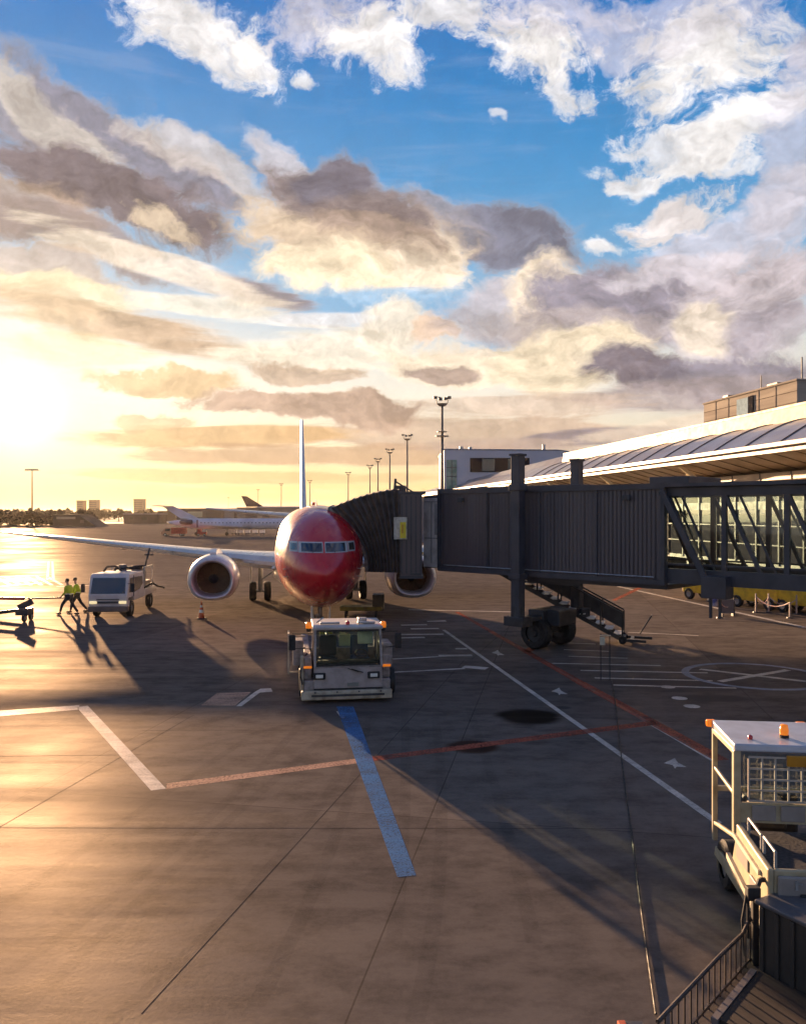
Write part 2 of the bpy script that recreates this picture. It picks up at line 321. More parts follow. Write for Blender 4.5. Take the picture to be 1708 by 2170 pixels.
# ------------------------------------------------------------------ ground
def ground_material():
    m = bpy.data.materials.new('apron_concrete'); m.use_nodes = True; t = m.node_tree; b = t.nodes['Principled BSDF']
    tc = t.nodes.new('ShaderNodeTexCoord')
    def nz(scale, st, det=6, rough=.6, rot=0):
        mp = t.nodes.new('ShaderNodeMapping'); mp.inputs['Scale'].default_value = st; mp.inputs['Rotation'].default_value = (0,0,rot); n = t.nodes.new('ShaderNodeTexNoise')
        n.inputs['Scale'].default_value = scale; n.inputs['Detail'].default_value = det; n.inputs['Roughness'].default_value = rough
        t.links.new(tc.outputs['Object'], mp.inputs[0]); t.links.new(mp.outputs[0], n.inputs['Vector']); return n.outputs['Fac']
    def mr(v, a, b_, c, d, s='LINEAR'):
        n = t.nodes.new('ShaderNodeMapRange'); n.interpolation_type = s; t.links.new(v, n.inputs[0])
        for i, q in enumerate((a, b_, c, d)): n.inputs[i+1].default_value = q
        return n.outputs[0]
    def mx(f, a, c, bt='MIX'):
        n = t.nodes.new('ShaderNodeMix'); n.data_type = 'RGBA'; n.blend_type = bt
        for s, v in ((0, f), (6, a), (7, c)):
            if isinstance(v, bpy.types.NodeSocket): t.links.new(v, n.inputs[s])
            else: n.inputs[s].default_value = v
        return n.outputs[2]
    big = nz(.12, (1,1,1)); med = nz(1.1, (1,1.6,1), 8, .7); stre = nz(.35, (.25,2.2,1), 7, .65, R(-8)); fine = nz(14, (1,1,1), 8, .75); strk = nz(.25, (4,.22,1), 5, .6, R(8))
    c = mx(mr(big, .35, .65, 0, 1), (.126,.107,.094,1), (.090,.079,.073,1))
    c = mx(mr(stre, .42, .66, 0, .65), c, (.058,.048,.043,1))
    c = mx(mr(strk, .5, .75, 0, .35), c, (.125,.105,.09,1))
    c = mx(mr(fine, .35, .65, 0, .6), c, (.045,.04,.037,1))
    c = mx(mr(med, .42, .62, .55, 0), c, (.172,.148,.130,1))
    bk = t.nodes.new('ShaderNodeTexBrick'); bk.offset = 0; bk.inputs['Scale'].default_value = 1; bk.inputs['Brick Width'].default_value = 7.5; bk.inputs['Row Height'].default_value = 7.5; bk.inputs['Mortar Size'].default_value = .012; bk.inputs['Bias'].default_value = 0
    bk.inputs['Color1'].default_value = (.8,.8,.8,1); bk.inputs['Color2'].default_value = (1.16,1.14,1.12,1); bk.inputs['Mortar'].default_value = (.35,.33,.32,1)
    mpb = t.nodes.new('ShaderNodeMapping'); mpb.inputs['Rotation'].default_value = (0,0,R(10.5)); mpb.inputs['Location'].default_value = (2.1,1.15,0); t.links.new(tc.outputs['Object'], mpb.inputs[0]); t.links.new(mpb.outputs[0], bk.inputs['Vector'])
    c = mx(.8, c, bk.outputs['Color'], 'MULTIPLY')
    # stains with their own shape
    def stain(c, x, y, rx, ry, colr, k):
        p = G(x, y); mp = t.nodes.new('ShaderNodeMapping'); mp.vector_type = 'TEXTURE'; mp.inputs['Location'].default_value = (p.x, p.y, 0); mp.inputs['Scale'].default_value = (rx, ry, 1)
        t.links.new(tc.outputs['Object'], mp.inputs[0]); g = t.nodes.new('ShaderNodeTexGradient'); g.gradient_type = 'SPHERICAL'; t.links.new(mp.outputs[0], g.inputs[0])
        a = t.nodes.new('ShaderNodeMath'); a.operation = 'MULTIPLY_ADD'; t.links.new(stre, a.inputs[0]); a.inputs[1].default_value = .8; t.links.new(g.outputs['Fac'], a.inputs[2])
        gt = mr(g.outputs['Fac'], 0, .15, 0, 1)
        f = t.nodes.new('ShaderNodeMath'); f.operation = 'MULTIPLY'; t.links.new(mr(a.outputs[0], .5, .85, 0, k, 'SMOOTHSTEP'), f.inputs[0]); t.links.new(gt, f.inputs[1])
        return mx(f.outputs[0], c, colr)
    for s in ((1120,1518,1.05,1.1,(.006,.005,.004,1),1),(1000,1583,.75,.7,(.03,.012,.008,1),1),(1190,1500,.4,.25,(.03,.03,.03,1),.8),(1500,1480,1.6,.6,(.05,.045,.045,1),.8),(740,1500,2.2,1.4,(.07,.06,.06,1),.6),(200,1700,3,1.,(.09,.075,.065,1),.5),(1440,1450,3,1.5,(.06,.052,.05,1),.7)):
        c = stain(c, *s)
    bp = t.nodes.new('ShaderNodeBump'); bp.inputs['Strength'].default_value = .25; bp.inputs['Distance'].default_value = .012
    ad = t.nodes.new('ShaderNodeMath'); ad.operation = 'ADD'; t.links.new(fine, ad.inputs[0]); t.links.new(stre, ad.inputs[1]); t.links.new(ad.outputs[0], bp.inputs['Height']); 
    df = t.nodes.new('ShaderNodeBsdfDiffuse'); gs = t.nodes.new('ShaderNodeBsdfGlossy'); gs.inputs['Color'].default_value = (.72,.62,.52,1); mxs = t.nodes.new('ShaderNodeMixShader')
    t.links.new(c, df.inputs['Color']); t.links.new(bp.outputs[0], df.inputs['Normal']); t.links.new(bp.outputs[0], gs.inputs['Normal']); t.links.new(mr(big, .35, .65, .42, .58), gs.inputs['Roughness'])
    t.links.new(mr(stre, .3, .7, .055, .018), mxs.inputs[0]); t.links.new(df.outputs[0], mxs.inputs[1]); t.links.new(gs.outputs[0], mxs.inputs[2])
    t.links.new(mxs.outputs[0], t.nodes['Material Output'].inputs['Surface']); t.nodes.remove(b)
    return m
m_ground = ground_material()
structure(MB().quad((-5000,-60,0),(5000,-60,0),(5000,9000,0),(-5000,9000,0)).build('ground', m_ground))
def paint(name, c, wear=.5, gloss=.06):
    m = bpy.data.materials.new(name); m.use_nodes = True; t = m.node_tree; t.nodes.clear()
    tc = t.nodes.new('ShaderNodeTexCoord')
    def nz(scale, st, det):
        mp = t.nodes.new('ShaderNodeMapping'); mp.inputs['Scale'].default_value = st; n = t.nodes.new('ShaderNodeTexNoise'); n.inputs['Scale'].default_value = scale; n.inputs['Detail'].default_value = det; n.inputs['Roughness'].default_value = .72
        t.links.new(tc.outputs['Object'], mp.inputs[0]); t.links.new(mp.outputs[0], n.inputs['Vector']); return n.outputs['Fac']
    def mr(v, a, b, c_, d):
        n = t.nodes.new('ShaderNodeMapRange'); t.links.new(v, n.inputs[0])
        for k, q in enumerate((a, b, c_, d)): n.inputs[k+1].default_value = q
        return n.outputs[0]
    fine = nz(22, (1,1,1), 10); big = nz(.9, (1,1,1), 4); stk = nz(1.2, (.4,4,1), 8)
    x = t.nodes.new('ShaderNodeMix'); x.data_type = 'RGBA'; x.inputs[6].default_value = (*c, 1); x.inputs[7].default_value = (*[v*.55+.03 for v in c], 1); t.links.new(mr(stk, .4, .7, 0, 1), x.inputs[0])
    df = t.nodes.new('ShaderNodeBsdfDiffuse'); t.links.new(x.outputs[2], df.inputs[0]); gs = t.nodes.new('ShaderNodeBsdfGlossy'); gs.inputs['Color'].default_value = (.8,.7,.6,1); gs.inputs['Roughness'].default_value = .42
    m1 = t.nodes.new('ShaderNodeMixShader'); m1.inputs[0].default_value = gloss; t.links.new(df.outputs[0], m1.inputs[1]); t.links.new(gs.outputs[0], m1.inputs[2])
    a = t.nodes.new('ShaderNodeMath'); a.operation = 'MULTIPLY'; a.use_clamp = True; t.links.new(mr(fine, .46, .66, .96, .96-wear*1.3), a.inputs[0]); t.links.new(mr(big, .38, .68, 1.05, .62), a.inputs[1])
    tr_ = t.nodes.new('ShaderNodeBsdfTransparent'); m2 = t.nodes.new('ShaderNodeMixShader'); t.links.new(a.outputs[0], m2.inputs[0]); t.links.new(tr_.outputs[0], m2.inputs[1]); t.links.new(m1.outputs[0], m2.inputs[2])
    o = t.nodes.new('ShaderNodeOutputMaterial'); t.links.new(m2.outputs[0], o.inputs[0]); return m
m_pw = paint('worn_white_line_paint', (.72,.67,.59), .36); m_pr = paint('worn_red_line_paint', (.40,.085,.045)); m_pb = paint('worn_blue_line_paint', (.06,.18,.40), .4); m_po = paint('worn_sunlit_orange_paint', (.55,.34,.24), .6)
Z1 = .002
def gq(mb, pts, z=Z1): mb.quad(*[(*G(x, y).xy, z) for x, y in pts])
def gl(mb, a, b, w, z=Z1, w2=None):          # painted line of true width w between two picture points
    p, q = G(*a), G(*b); d = (q-p).normalized(); n = Vector((-d.y, d.x, 0))*w/2; n2 = n if w2 is None else n/w*w2
    mb.quad((*(p-n).xy, z), (*(p+n).xy, z), (*(q+n2).xy, z), (*(q-n2).xy, z))
w = MB()
gq(w, [(-20,1520),(168,1504),(168,1495),(-20,1508)])
gq(w, [(162,1499),(186,1496),(352,1672),(320,1676)])
gl(w, (940,1335), (1522,1745), .15); gl(w, (1150,1401), (1512,1612), .13)
gl(w, (866,1292), (1090,1297), .28); gl(w, (832,1397), (1000,1388), .16); gl(w, (832,1425), (985,1417), .16)
gl(w, (982,1413), (1032,1417), .42); gl(w, (965,1375), (990,1375), .3); gl(w, (930,1390), (1000,1389), .35)
for a, b, yy in ((850,905,1325),(870,930,1333),(850,940,1345),(840,900,1352),(905,945,1317)): gl(w, (a,yy), (b,yy-1), .35)
gq(w, [(500,1497),(512,1497),(552,1467),(541,1466)]); gq(w, [(541,1466),(552,1468),(578,1466),(574,1459),(552,1460)])
gl(w, (716,1508), (728,1523), .09); gl(w, (733,1538), (745,1555), .1)
# hatching at the far left
gl(w, (0,1222), (110,1218), .45); gl(w, (0,1243), (90,1235), .45)
for k in range(6): gl(w, (k*22-10,1222), (k*22+22,1240), .25)
gq(w, [(98,1228),(103,1228),(105,1190),(101,1190)]); gq(w, [(110,1228),(116,1228),(113,1190),(109,1190)])
gl(w, (120,1243), (330,1236), .4); gl(w, (600,1122), (330,1112), .6); gl(w, (1310,1243), (1708,1330), .3)
# small markings right
for x, y in ((1055,1385),(1185,1467),(1430,1620)):
    s = (y-1088)/500
    gq(w, [(x-22*s,y-2*s),(x,y-12*s),(x+6*s,y-3*s),(x+24*s,y+6*s),(x+4*s,y+5*s),(x,y+9*s),(x-4*s,y+2*s)])
for x, y in ((1440,1480),(1466,1497),(1415,1456)):
    p = G(x, y); w.add([(p.x+.22*math.cos(t), p.y+.22*math.sin(t), Z1) for t in [i*math.pi/6 for i in range(12)]], [tuple(range(12))])
cx = G(1600,1432)
for a in (R(32), R(-38)):
    d = Vector((math.cos(a), math.sin(a), 0))*1.75; n = Vector((-d.y, d.x, 0)).normalized()*.12
    z = Z1+(.001 if a > 0 else .0015); w.quad(*[(*(cx+q).xy, z) for q in (-d-n, -d+n, d+n, d-n)])
for k, (x0, x1, yy) in enumerate(((1180,1262,1362),(1195,1290,1377),(1205,1330,1391),(1170,1400,1406),(1230,1500,1421),(1260,1510,1437),(1300,1560,1452),(1330,1480,1340))): gl(w, (x0,yy), (x1,yy+3+k*.6), .14)
structure(w.build('white_markings', m_pw))
r = MB()
gq(r, [(765,1607),(1388,1527),(1395,1536),(765,1617)])
gl(r, (968,1297), (1230,1447), .22, w2=.3); gl(r, (1230,1447), (1530,1612), .34); gq(r, [(1296,1272),(1304,1274),(1374,1240),(1366,1238)])
gq(r, [(1108,1378),(1150,1360),(1156,1364),(1122,1384)])
structure(r.build('red_markings', m_pr, off=Vector((0,0,-.001))))
m_ring = paint('worn_pale_blue_paint', (.30,.36,.46), .3)
b = MB(); gq(b, [(713,1498),(749,1498),(882,1856),(842,1860)])
structure(b.build('blue_markings', m_pb, off=Vector((0,0,-.002)))); b = MB()
ri = [cx+Vector((2.0*math.cos(t), 2.0*math.sin(t), 0)) for t in [i*math.pi/20 for i in range(40)]]; ro = [cx+(p-cx)*1.12 for p in ri]
for i in range(40): j = (i+1) % 40; b.quad(*[(*q.xy, Z1) for q in (ri[i], ro[i], ro[j], ri[j])])
structure(b.build('ring_marking', m_ring, off=Vector((0,0,-.002))))
o_ = MB(); gq(o_, [(353,1661),(765,1607),(765,1617),(353,1673)]); gq(o_, [(460,1469),(532,1467),(498,1496),(426,1495)]); structure(o_.build('stand_marking', m_po))  # worn left run of the red line, sunlit paleness put into its colour
j = MB()
for a, c in (((-60,1755),(1345,1757)),((300,1548),(700,1548)),((-60,1788),(410,1516)),((300,2150),(985,1398)),((-60,1604),(300,1600)),((0,1420),(500,1418)),((1000,1397),(1180,1240)),((560,1300),(900,1297))): gl(j, a, c, .015, .001)
structure(j.build('ground_joints', mat('joint_sealant', (.055,.048,.043), 1., spec=0.)))
m_ty = paint('tyre_rubber_mark', (.035,.03,.028), .9, .03)
for n_ in m_ty.node_tree.nodes:
    if n_.type == 'MAP_RANGE' and abs(n_.inputs[3].default_value-.96) < .01: n_.inputs[3].default_value = .10; n_.inputs[4].default_value = 0.
ty = MB(); random.seed(11)
for (a, b_, c_) in (((-40,1700),(380,1600),(760,1500)),((60,2150),(420,1800),(700,1560)),((250,2170),(640,1850),(800,1520)),((-40,1900),(300,1850),(900,1900)),((900,2170),(980,1800),(930,1520)),((300,1460),(620,1450),(900,1560)),((1150,2000),(1080,1700),(1000,1500)),((-40,1450),(200,1400),(560,1500))):
    p0_, p1_, p2_ = G(*a), G(*b_), G(*c_)
    for off_ in (0, 1.7):
        pr_ = None
        for i in range(21):
            k = i/20; p = p0_*(1-k)**2+p1_*2*k*(1-k)+p2_*k*k; d = ((p1_-p0_)*(1-k)+(p2_-p1_)*k).normalized(); nn = Vector((-d.y, d.x, 0)); q1_ = p+nn*off_; q2_ = p+nn*(off_+.2)
            if pr_: ty.quad((*pr_[0].xy,.0005),(*pr_[1].xy,.0005),(*q2_.xy,.0005),(*q1_.xy,.0005))
            pr_ = (q1_, q2_)
structure(ty.build('tyre_marks', m_ty))
# grass beyond the taxiway
m_grass = mat('short_grass', (.10,.12,.03), .9, c2=(.06,.07,.02), scale=.2)
g = MB(); g.quad((-300,420,.02),(250,420,.02),(600,2600,.02),(-2400,2600,.02)); gg = structure(g.build('field', m_grass))
# ------------------------------------------------------------------ passenger jet
def jet_material():
    m = mat('jet_paint', (.62,.62,.63), .28, var=.06, scale=1.2, coat=.6); t = m.node_tree; b = t.nodes['Principled BSDF']
    src = b.inputs['Base Color'].links[0].from_socket
    tc = t.nodes.new('ShaderNodeTexCoord'); sp = t.nodes.new('ShaderNodeSeparateXYZ'); t.links.new(tc.outputs['Object'], sp.inputs[0])
    a = t.nodes.new('ShaderNodeMath'); a.operation = 'MULTIPLY_ADD'; a.inputs[1].default_value = .9; t.links.new(sp.outputs['Z'], a.inputs[0]); t.links.new(sp.outputs['Y'], a.inputs[2])
    r = t.nodes.new('ShaderNodeMapRange'); r.inputs[1].default_value = 12.0; r.inputs[2].default_value = 12.04; t.links.new(a.outputs[0], r.inputs[0])
    n = t.nodes.new('ShaderNodeTexNoise'); n.inputs['Scale'].default_value = 1.6; n.inputs['Detail'].default_value = 6
    rr = t.nodes.new('ShaderNodeMix'); rr.data_type = 'RGBA'; rr.inputs[6].default_value = (.60,.009,.022,1); rr.inputs[7].default_value = (.44,.008,.018,1); t.links.new(n.outputs['Fac'], rr.inputs[0])
    x = t.nodes.new('ShaderNodeMix'); x.data_type = 'RGBA'; t.links.new(r.outputs[0], x.inputs[0]); t.links.new(rr.outputs[2], x.inputs[6]); t.links.new(src, x.inputs[7]); t.links.new(x.outputs[2], b.inputs['Base Color'])
    bp = t.nodes.new('ShaderNodeBump'); bp.inputs['Strength'].default_value = .12; bp.inputs['Distance'].default_value = .05; n2 = t.nodes.new('ShaderNodeTexNoise'); n2.inputs['Scale'].default_value = 1.1; n2.inputs['Detail'].default_value = 2
    t.links.new(n2.outputs['Fac'], bp.inputs['Height']); t.links.new(bp.outputs[0], b.inputs['Normal']); t.links.new(bp.outputs[0], b.inputs['Coat Normal'])
    return m
m_jet = jet_material()
m_wing = mat('wing_skin', (.58,.6,.63), .3, .25, var=.08, scale=1.5, coat=.2)
jet = thing('passenger_jet', 'red nosed white twin engine airliner parked at the covered boarding bridge, facing the viewer', 'airplane', (-2.85,30,0), R(8.3))
prof = [(0,2.95,.02,.02),(.12,2.95,.33,.33),(.4,2.96,.62,.62),(.8,3.0,.9,.92),(1.3,3.06,1.15,1.22),(1.9,3.16,1.37,1.5),(2.6,3.26,1.56,1.75),(3.5,3.34,1.72,1.97),(4.5,3.4,1.83,2.1),(6,3.42,1.88,2.16),(16,3.42,1.88,2.16),(26,3.42,1.88,2.16),(30,3.62,1.7,1.92),(34,4.05,1.15,1.32),(37.5,4.5,.45,.55),(38.4,4.6,.12,.18)]
def lerp_prof(y):
    for a, b in zip(prof, prof[1:]):
        if a[0] <= y <= b[0]:
            k = (y-a[0])/(b[0]-a[0]); return tuple(a[i]+(b[i]-a[i])*k for i in (1,2,3))
def fsurf(x, z, y1=4.0):         # front surface y for a given x, z
    lo, hi = .01, y1
    for _ in range(40):
        y = (lo+hi)/2; zc, rx, rz = lerp_prof(y)
        if (x/rx)**2+((z-zc)/rz)**2 > 1: lo = y
        else: hi = y
    return hi
NS = 48
ys = [0,.05,.12,.25,.4,.6,.8,1.05,1.3,1.6,1.9,2.25,2.6,3.0,3.5,4,4.5,5.2,6,10,16,22,26,28,30,32,34,36,37.5,38.4]
rings = []
for y in ys:
    zc, rx, rz = lerp_prof(y); rings.append([(rx*math.cos(t), y, zc+rz*math.sin(t)) for t in [2*math.pi*i/NS for i in range(NS)]])
MB().loft(rings).build('fuselage', m_jet, jet, smooth=True)
def patch(x0, x1, z0, z1, out, slant=0., n=8):
    mb = MB(); g_ = []
    for i in range(n+1):
        for k in range(5):
            x = x0+(x1-x0)*i/n; z = z0+(z1-z0)*k/4+slant*abs(x)
            y = fsurf(x, z); g_.append((x+out*.4*(1 if x > 0 else -1)*abs(x), y-out, z+out*.5))
    f = [(i*5+k, (i+1)*5+k, (i+1)*5+k+1, i*5+k+1) for i in range(n) for k in range(4)]
    return mb.add(g_, f)
m_wf = mat('window_surround', (.5,.5,.5), .35, var=.05)
for s in (-1, 1):
    fr = patch(s*.035, s*.93, 3.72, 4.12, .012).build('window_surround', m_wf, jet, smooth=True)
    patch(s*.07, s*.83, 3.76, 4.07, .022).build('cockpit_window', m_glassdark, fr, smooth=True)
    fr = patch(s*.95, s*1.27, 3.74, 4.12, .012).build('window_surround', m_wf, jet, smooth=True)
    patch(s*.99, s*1.23, 3.79, 4.06, .022).build('cockpit_window', m_glassdark, fr, smooth=True)
def hoop(y, w, m, name, dy=.0):
    zc, rx, rz = lerp_prof(y); a_ = []
    for yy in (y-w, y+w):
        zc, rx, rz = lerp_prof(yy); a_.append([((rx+.004)*math.cos(t), yy-.004, zc+(rz+.004)*math.sin(t)) for t in [2*math.pi*i/NS for i in range(NS)]])
    MB().loft(a_, cap=False).build(name, m, jet, smooth=True)
m_seam = mat('panel_seam_paint', (.22,.02,.02), .5)
hoop(1.15, .008, m_seam, 'radome_joint'); hoop(3.1, .006, m_seam, 'skin_seam'); hoop(4.6, .006, m_seam, 'skin_seam')
for s in (-1, 1):
    for zz in (2.75, 3.05): MB().bar((s*1.33,2.0,zz),(s*1.5,1.95,zz),.03).bar((s*1.5,1.95,zz),(s*1.5,1.7,zz),.025).build('pitot_probe', m_steel, jet)
    MB().bar((s*.42,fsurf(.42,3.74)-.03,3.74),(s*.2,fsurf(.2,4.0)-.04,4.0),.02).build('window_wiper', m_black, jet)
    a_ = []
    for yy, z0, z1 in ((4.9,2.75,4.5),(5.75,2.75,4.5)):
        for z in (z0,): pass
    mb = MB()
    for i in range(8):
        za, zb = 2.75+i*.22, 2.75+(i+1)*.22
        for yy in (4.95, 5.8):
            zc, rx, rz = lerp_prof(yy); f_ = lambda z: s*(rx*math.sqrt(max(0,1-((z-zc)/rz)**2))+.006)
            mb.quad((f_(za),yy,za),(f_(za),yy+.025,za),(f_(zb),yy+.025,zb),(f_(zb),yy,zb))
            if i == 0 and yy < 5: mb.quad((f_(2.75),4.95,2.75),(f_(2.75),5.82,2.75),(f_(2.78),5.82,2.78),(f_(2.78),4.95,2.78))
    for yy in (0,): mb.quad(*[(s*(1.88*math.sqrt(max(0,1-((z-3.42)/2.15)**2))+.008),y_,z) for y_,z in ((4.95,4.49),(5.82,4.49),(5.82,4.52),(4.95,4.52))])
    mb.build('door_outline', m_seam, jet)
# cabin windows, one row a side
for s in (-1, 1):
    for k in range(46):
        mb = MB(); y = 7+k*.5
        zc, rx, rz = lerp_prof(y)
        for (a, b_) in ((3.78, 4.08),):
            xa = rx*math.sqrt(1-((a-zc)/rz)**2)+.012; xb = rx*math.sqrt(1-((b_-zc)/rz)**2)+.012
            mb.quad((s*xa,y-.1,a),(s*xa,y+.1,a),(s*xb,y+.1,b_),(s*xb,y-.1,b_))
            mb.build('cabin_window', m_glassdark, jet)
def foil(x, y0, ch, z, t, n=9):
    up = [(x, y0+ch*(1-math.cos(math.pi*i/n))/2, z+t*(math.sin(math.pi*(i/n)**.62))*.6) for i in range(n+1)]
    dn = [(x, y0+ch*(1-math.cos(math.pi*i/n))/2, z-t*(math.sin(math.pi*(i/n)**.62))*.4) for i in range(n-1, 0, -1)]
    return up+dn
for s in (-1, 1):
    sec = [(1.2,12.6,8.6,2.5,1.0),(3,13.7,7.4,2.62,.85),(5.5,15.3,5.6,2.86,.62),(10,18.6,4.1,3.25,.42),(15,22.2,2.7,3.66,.26),(19.3,25.3,1.5,4.0,.12)]
    rg = [foil(s*x, y, c, z, t) for x, y, c, z, t in sec]
    wg = MB().loft(rg).build('wing', m_wing, jet, smooth=2)
    sl_ = MB()
    for (a, b_) in zip(sec, sec[1:]):
        sl_.bar((s*a[0], a[1]+.06, a[3]+.02), (s*b_[0], b_[1]+.06, b_[3]+.02), .12, .16*a[4]+.03)
    sl_.build('leading_edge_slat', m_chrome, wg)
    for x, y, z in ((3.4,18.2,2.3),(7.3,19.5,2.75),(11.2,21.4,3.1)):
        MB().lathe([(.02,0),(.13,.5),(.19,1.3),(.12,2.2),(.02,2.9)], (s*x, y, z-.02), (0,1,.03), 10).build('flap_fairing', m_white, wg, smooth=True)
    # engine
    ec = Vector((s*4.87, 9.8, 2.02))
    def ring(r, h, flat=.9):
        out = []
        for i in range(36):
            t = 2*math.pi*i/36; zz = math.sin(t)*r
            if zz < -.72*r: zz = -.72*r+(zz+.72*r)*.6
            out.append(ec+Vector((math.cos(t)*r*1.02, h, zz)))
        return out
    en = MB().loft([ring(1.02,.02),ring(1.08,.12),ring(1.15,.4),ring(1.2,1.0),ring(1.2,1.9),ring(1.1,3.0),ring(.9,4.0),ring(.86,4.02),ring(.8,3.4)], cap=False).build('engine_nacelle', m_white, jet, smooth=True)
    MB().loft([ring(.84,.32),ring(.86,.1),ring(.92,-.02),ring(.98,-.04),ring(1.02,.02),ring(1.07,.1)], cap=False).build('intake_lip', mat('satin_lip', (.6,.58,.6), .38, .5), en, smooth=True)
    MB().loft([ring(.845,.3),ring(.80,.7),ring(.8,1.1)], cap=False).build('intake_duct', mat('intake_liner', (.34,.31,.30), .5), en, smooth=True)
    fan = MB()
    for k in range(24):
        t = 2*math.pi*k/24
        u = Vector((math.cos(t), 0, math.sin(t))); v = Vector((-math.sin(t), 0, math.cos(t)))
        p0 = ec+Vector((0,.95,0))
        fan.quad(p0+u*.22-v*.03, p0+u*.22+v*.03+Vector((0,.1,0)), p0+u*.79+v*.1+Vector((0,.16,0)), p0+u*.79-v*.08)
    fan.cyl(ec+Vector((0,1.14,0)), ec+Vector((0,1.2,0)), .8, .8, 28)
    fn = fan.build('fan', mat('fan_titanium', (.20,.13,.09), .6, .2), en)
    MB().lathe([(.01,.62),(.1,.72),(.2,.88),(.24,1.0)], ec, (0,1,0), 16).build('spinner', m_dark, fn, smooth=True)
    MB().lathe([(.5,3.6),(.42,4.6),(.3,5.0),(.05,5.5)], ec, (0,1,0), 16, cap=True).build('exhaust_cone', m_steel, en, smooth=True)
    MB().loft([[(s*4.87+dx, yy, zz) for dx, zz in ((-.17,z0),(.17,z0),(.14,z1),(-.14,z1))] for yy, z0, z1 in ((10.6,3.1,3.3),(11.2,3.1,3.47),(13,3.0,3.4),(15.5,2.6,3.0),(17,2.5,2.7))]).build('engine_pylon', m_white, jet, smooth=2)
    # main gear
    gx = s*2.86
    mg = MB().cyl((gx,19.7,.57),(gx,19.6,2.6),.13,.17).cyl((gx-.45,19.7,.57),(gx+.45,19.7,.57),.09).bar((gx,19.6,1.2),(gx-s*1.6,19.4,2.3),.1).bar((gx,19.75,.8),(gx,20.1,1.1),.07).bar((gx,20.1,1.1),(gx,19.7,1.5),.07).build('main_landing_gear', m_steel, jet)
    for q in (-.43, .43): wheel(mg, gx+q, 19.7, .57, .4)
    MB().box(gx+s*.55-.03,gx+s*.55+.03,19.2,20.1,1.1,2.4).build('gear_door', m_white, mg, bevel=.01)
    MB().lathe([(.02,0),(.1,.1),(.12,.3)], (s*2.0,12.8,2.35), (0,1,0), 12).build('landing_light', m_lamp, wg, smooth=True)
    MB().loft([foil(s*.3,33.6,4.1,4.95,.42), foil(s*7.7,37.8,1.5,5.6,.14)]).build('horizontal_stabilizer', m_wing, jet, smooth=2)
# belly fairing between the wings
MB().loft([[(rx*math.cos(t), y, zc+rz*math.sin(t)) for t in [2*math.pi*i/20 for i in range(20)]] for y, zc, rx, rz in ((11.5,1.9,.5,.3),(13,1.85,1.7,.75),(17,1.85,2.1,.9),(21,1.85,1.8,.8),(23.5,1.9,.5,.3))]).build('belly_fairing', m_white, jet, smooth=True)
def vfoil(z, y0, ch, t, n=9):
    a = [(t/2*math.sin(math.pi*(i/n)**.62), y0+ch*(1-math.cos(math.pi*i/n))/2, z) for i in range(n+1)]
    return a+[(-x, y, z_) for x, y, z_ in a[-2:0:-1]]
fin = MB().loft([vfoil(5.0,29.5,8.2,.55), vfoil(5.9,31.6,6.2,.5), vfoil(12.75,36.6,2.1,.2)]).build('tail_fin', mat('tail_paint', (.6,.62,.66), .3, var=.08, coat=.5), jet, smooth=2)
ngm = MB().cyl((0,4,.35),(0,4.1,1.6),.08,.1).cyl((-.28,4,.35),(.28,4,.35),.06).bar((0,4,.7),(0,3.2,1.35),.06).bar((-.1,4,.9),(.1,3.7,.9),.12).build('nose_landing_gear', m_steel, jet)
for q in (-.22, .22): wheel(ngm, q, 4, .34, .2)
for q in (-1, 1): MB().box(q*.36-.02,q*.36+.02,3.2,4.6,.75,1.45).build('gear_door', m_white, ngm, bevel=.01)
MB().lathe([(.01,-.02),(.05,0),(.07,.12)], (-.12,3.8,1.0), (0,1,0), 10).build('taxi_light', m_lamp, ngm, smooth=True)
MB().box(-.12,.12,10.2,10.6,5.55,5.75).build('beacon', m_redl, jet, bevel=.04)
MB().prism([(8.2,5.56),(8.6,5.56),(8.55,5.85),(8.4,5.85)],-.02,.02).build('blade_antenna', m_white, jet)
# ------------------------------------------------------------------ boarding bridge
TA = math.atan2(-.70, .714)
br = thing('boarding_bridge', 'long dark grey boarding bridge with bellows canopy docked on the red nosed jet', 'boarding bridge', (1.5,34,0), TA)
def bl(x, y, d):   # picture point at depth d -> bridge frame
    return Matrix.Rotation(-TA, 4, 'Z') @ (P(x, y, d)-Vector((1.5,34,0)))
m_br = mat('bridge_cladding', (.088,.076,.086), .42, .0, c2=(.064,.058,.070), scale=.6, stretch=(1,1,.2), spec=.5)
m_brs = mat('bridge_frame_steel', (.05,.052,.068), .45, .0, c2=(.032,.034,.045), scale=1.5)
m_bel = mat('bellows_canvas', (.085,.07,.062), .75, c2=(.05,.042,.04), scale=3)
def corrug(x0, x1, y, z0, z1, pitch, dep, face=-1):
    mb = MB(); n = int((x1-x0)/pitch); pr = []
    for i in range(n):
        a = x0+i*pitch; pr += [(a, y), (a+pitch*.35, y), (a+pitch*.45, y+face*dep), (a+pitch*.9, y+face*dep)]
    pr.append((x1, y))
    for (xa, ya), (xb, yb) in zip(pr, pr[1:]): mb.quad((xa,ya,z0),(xb,yb,z0),(xb,yb,z1),(xa,ya,z1))
    return mb
ZB, ZT = 2.88, 6.15
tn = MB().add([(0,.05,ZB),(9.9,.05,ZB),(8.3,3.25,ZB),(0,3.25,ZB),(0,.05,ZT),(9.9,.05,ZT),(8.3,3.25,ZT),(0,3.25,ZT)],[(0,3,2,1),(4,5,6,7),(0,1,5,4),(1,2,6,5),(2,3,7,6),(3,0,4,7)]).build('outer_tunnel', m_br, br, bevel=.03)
corrug(.15,9.78,.05,ZB+.12,ZT-.16,.16,.004).build('corrugated_cladding', m_br, tn)
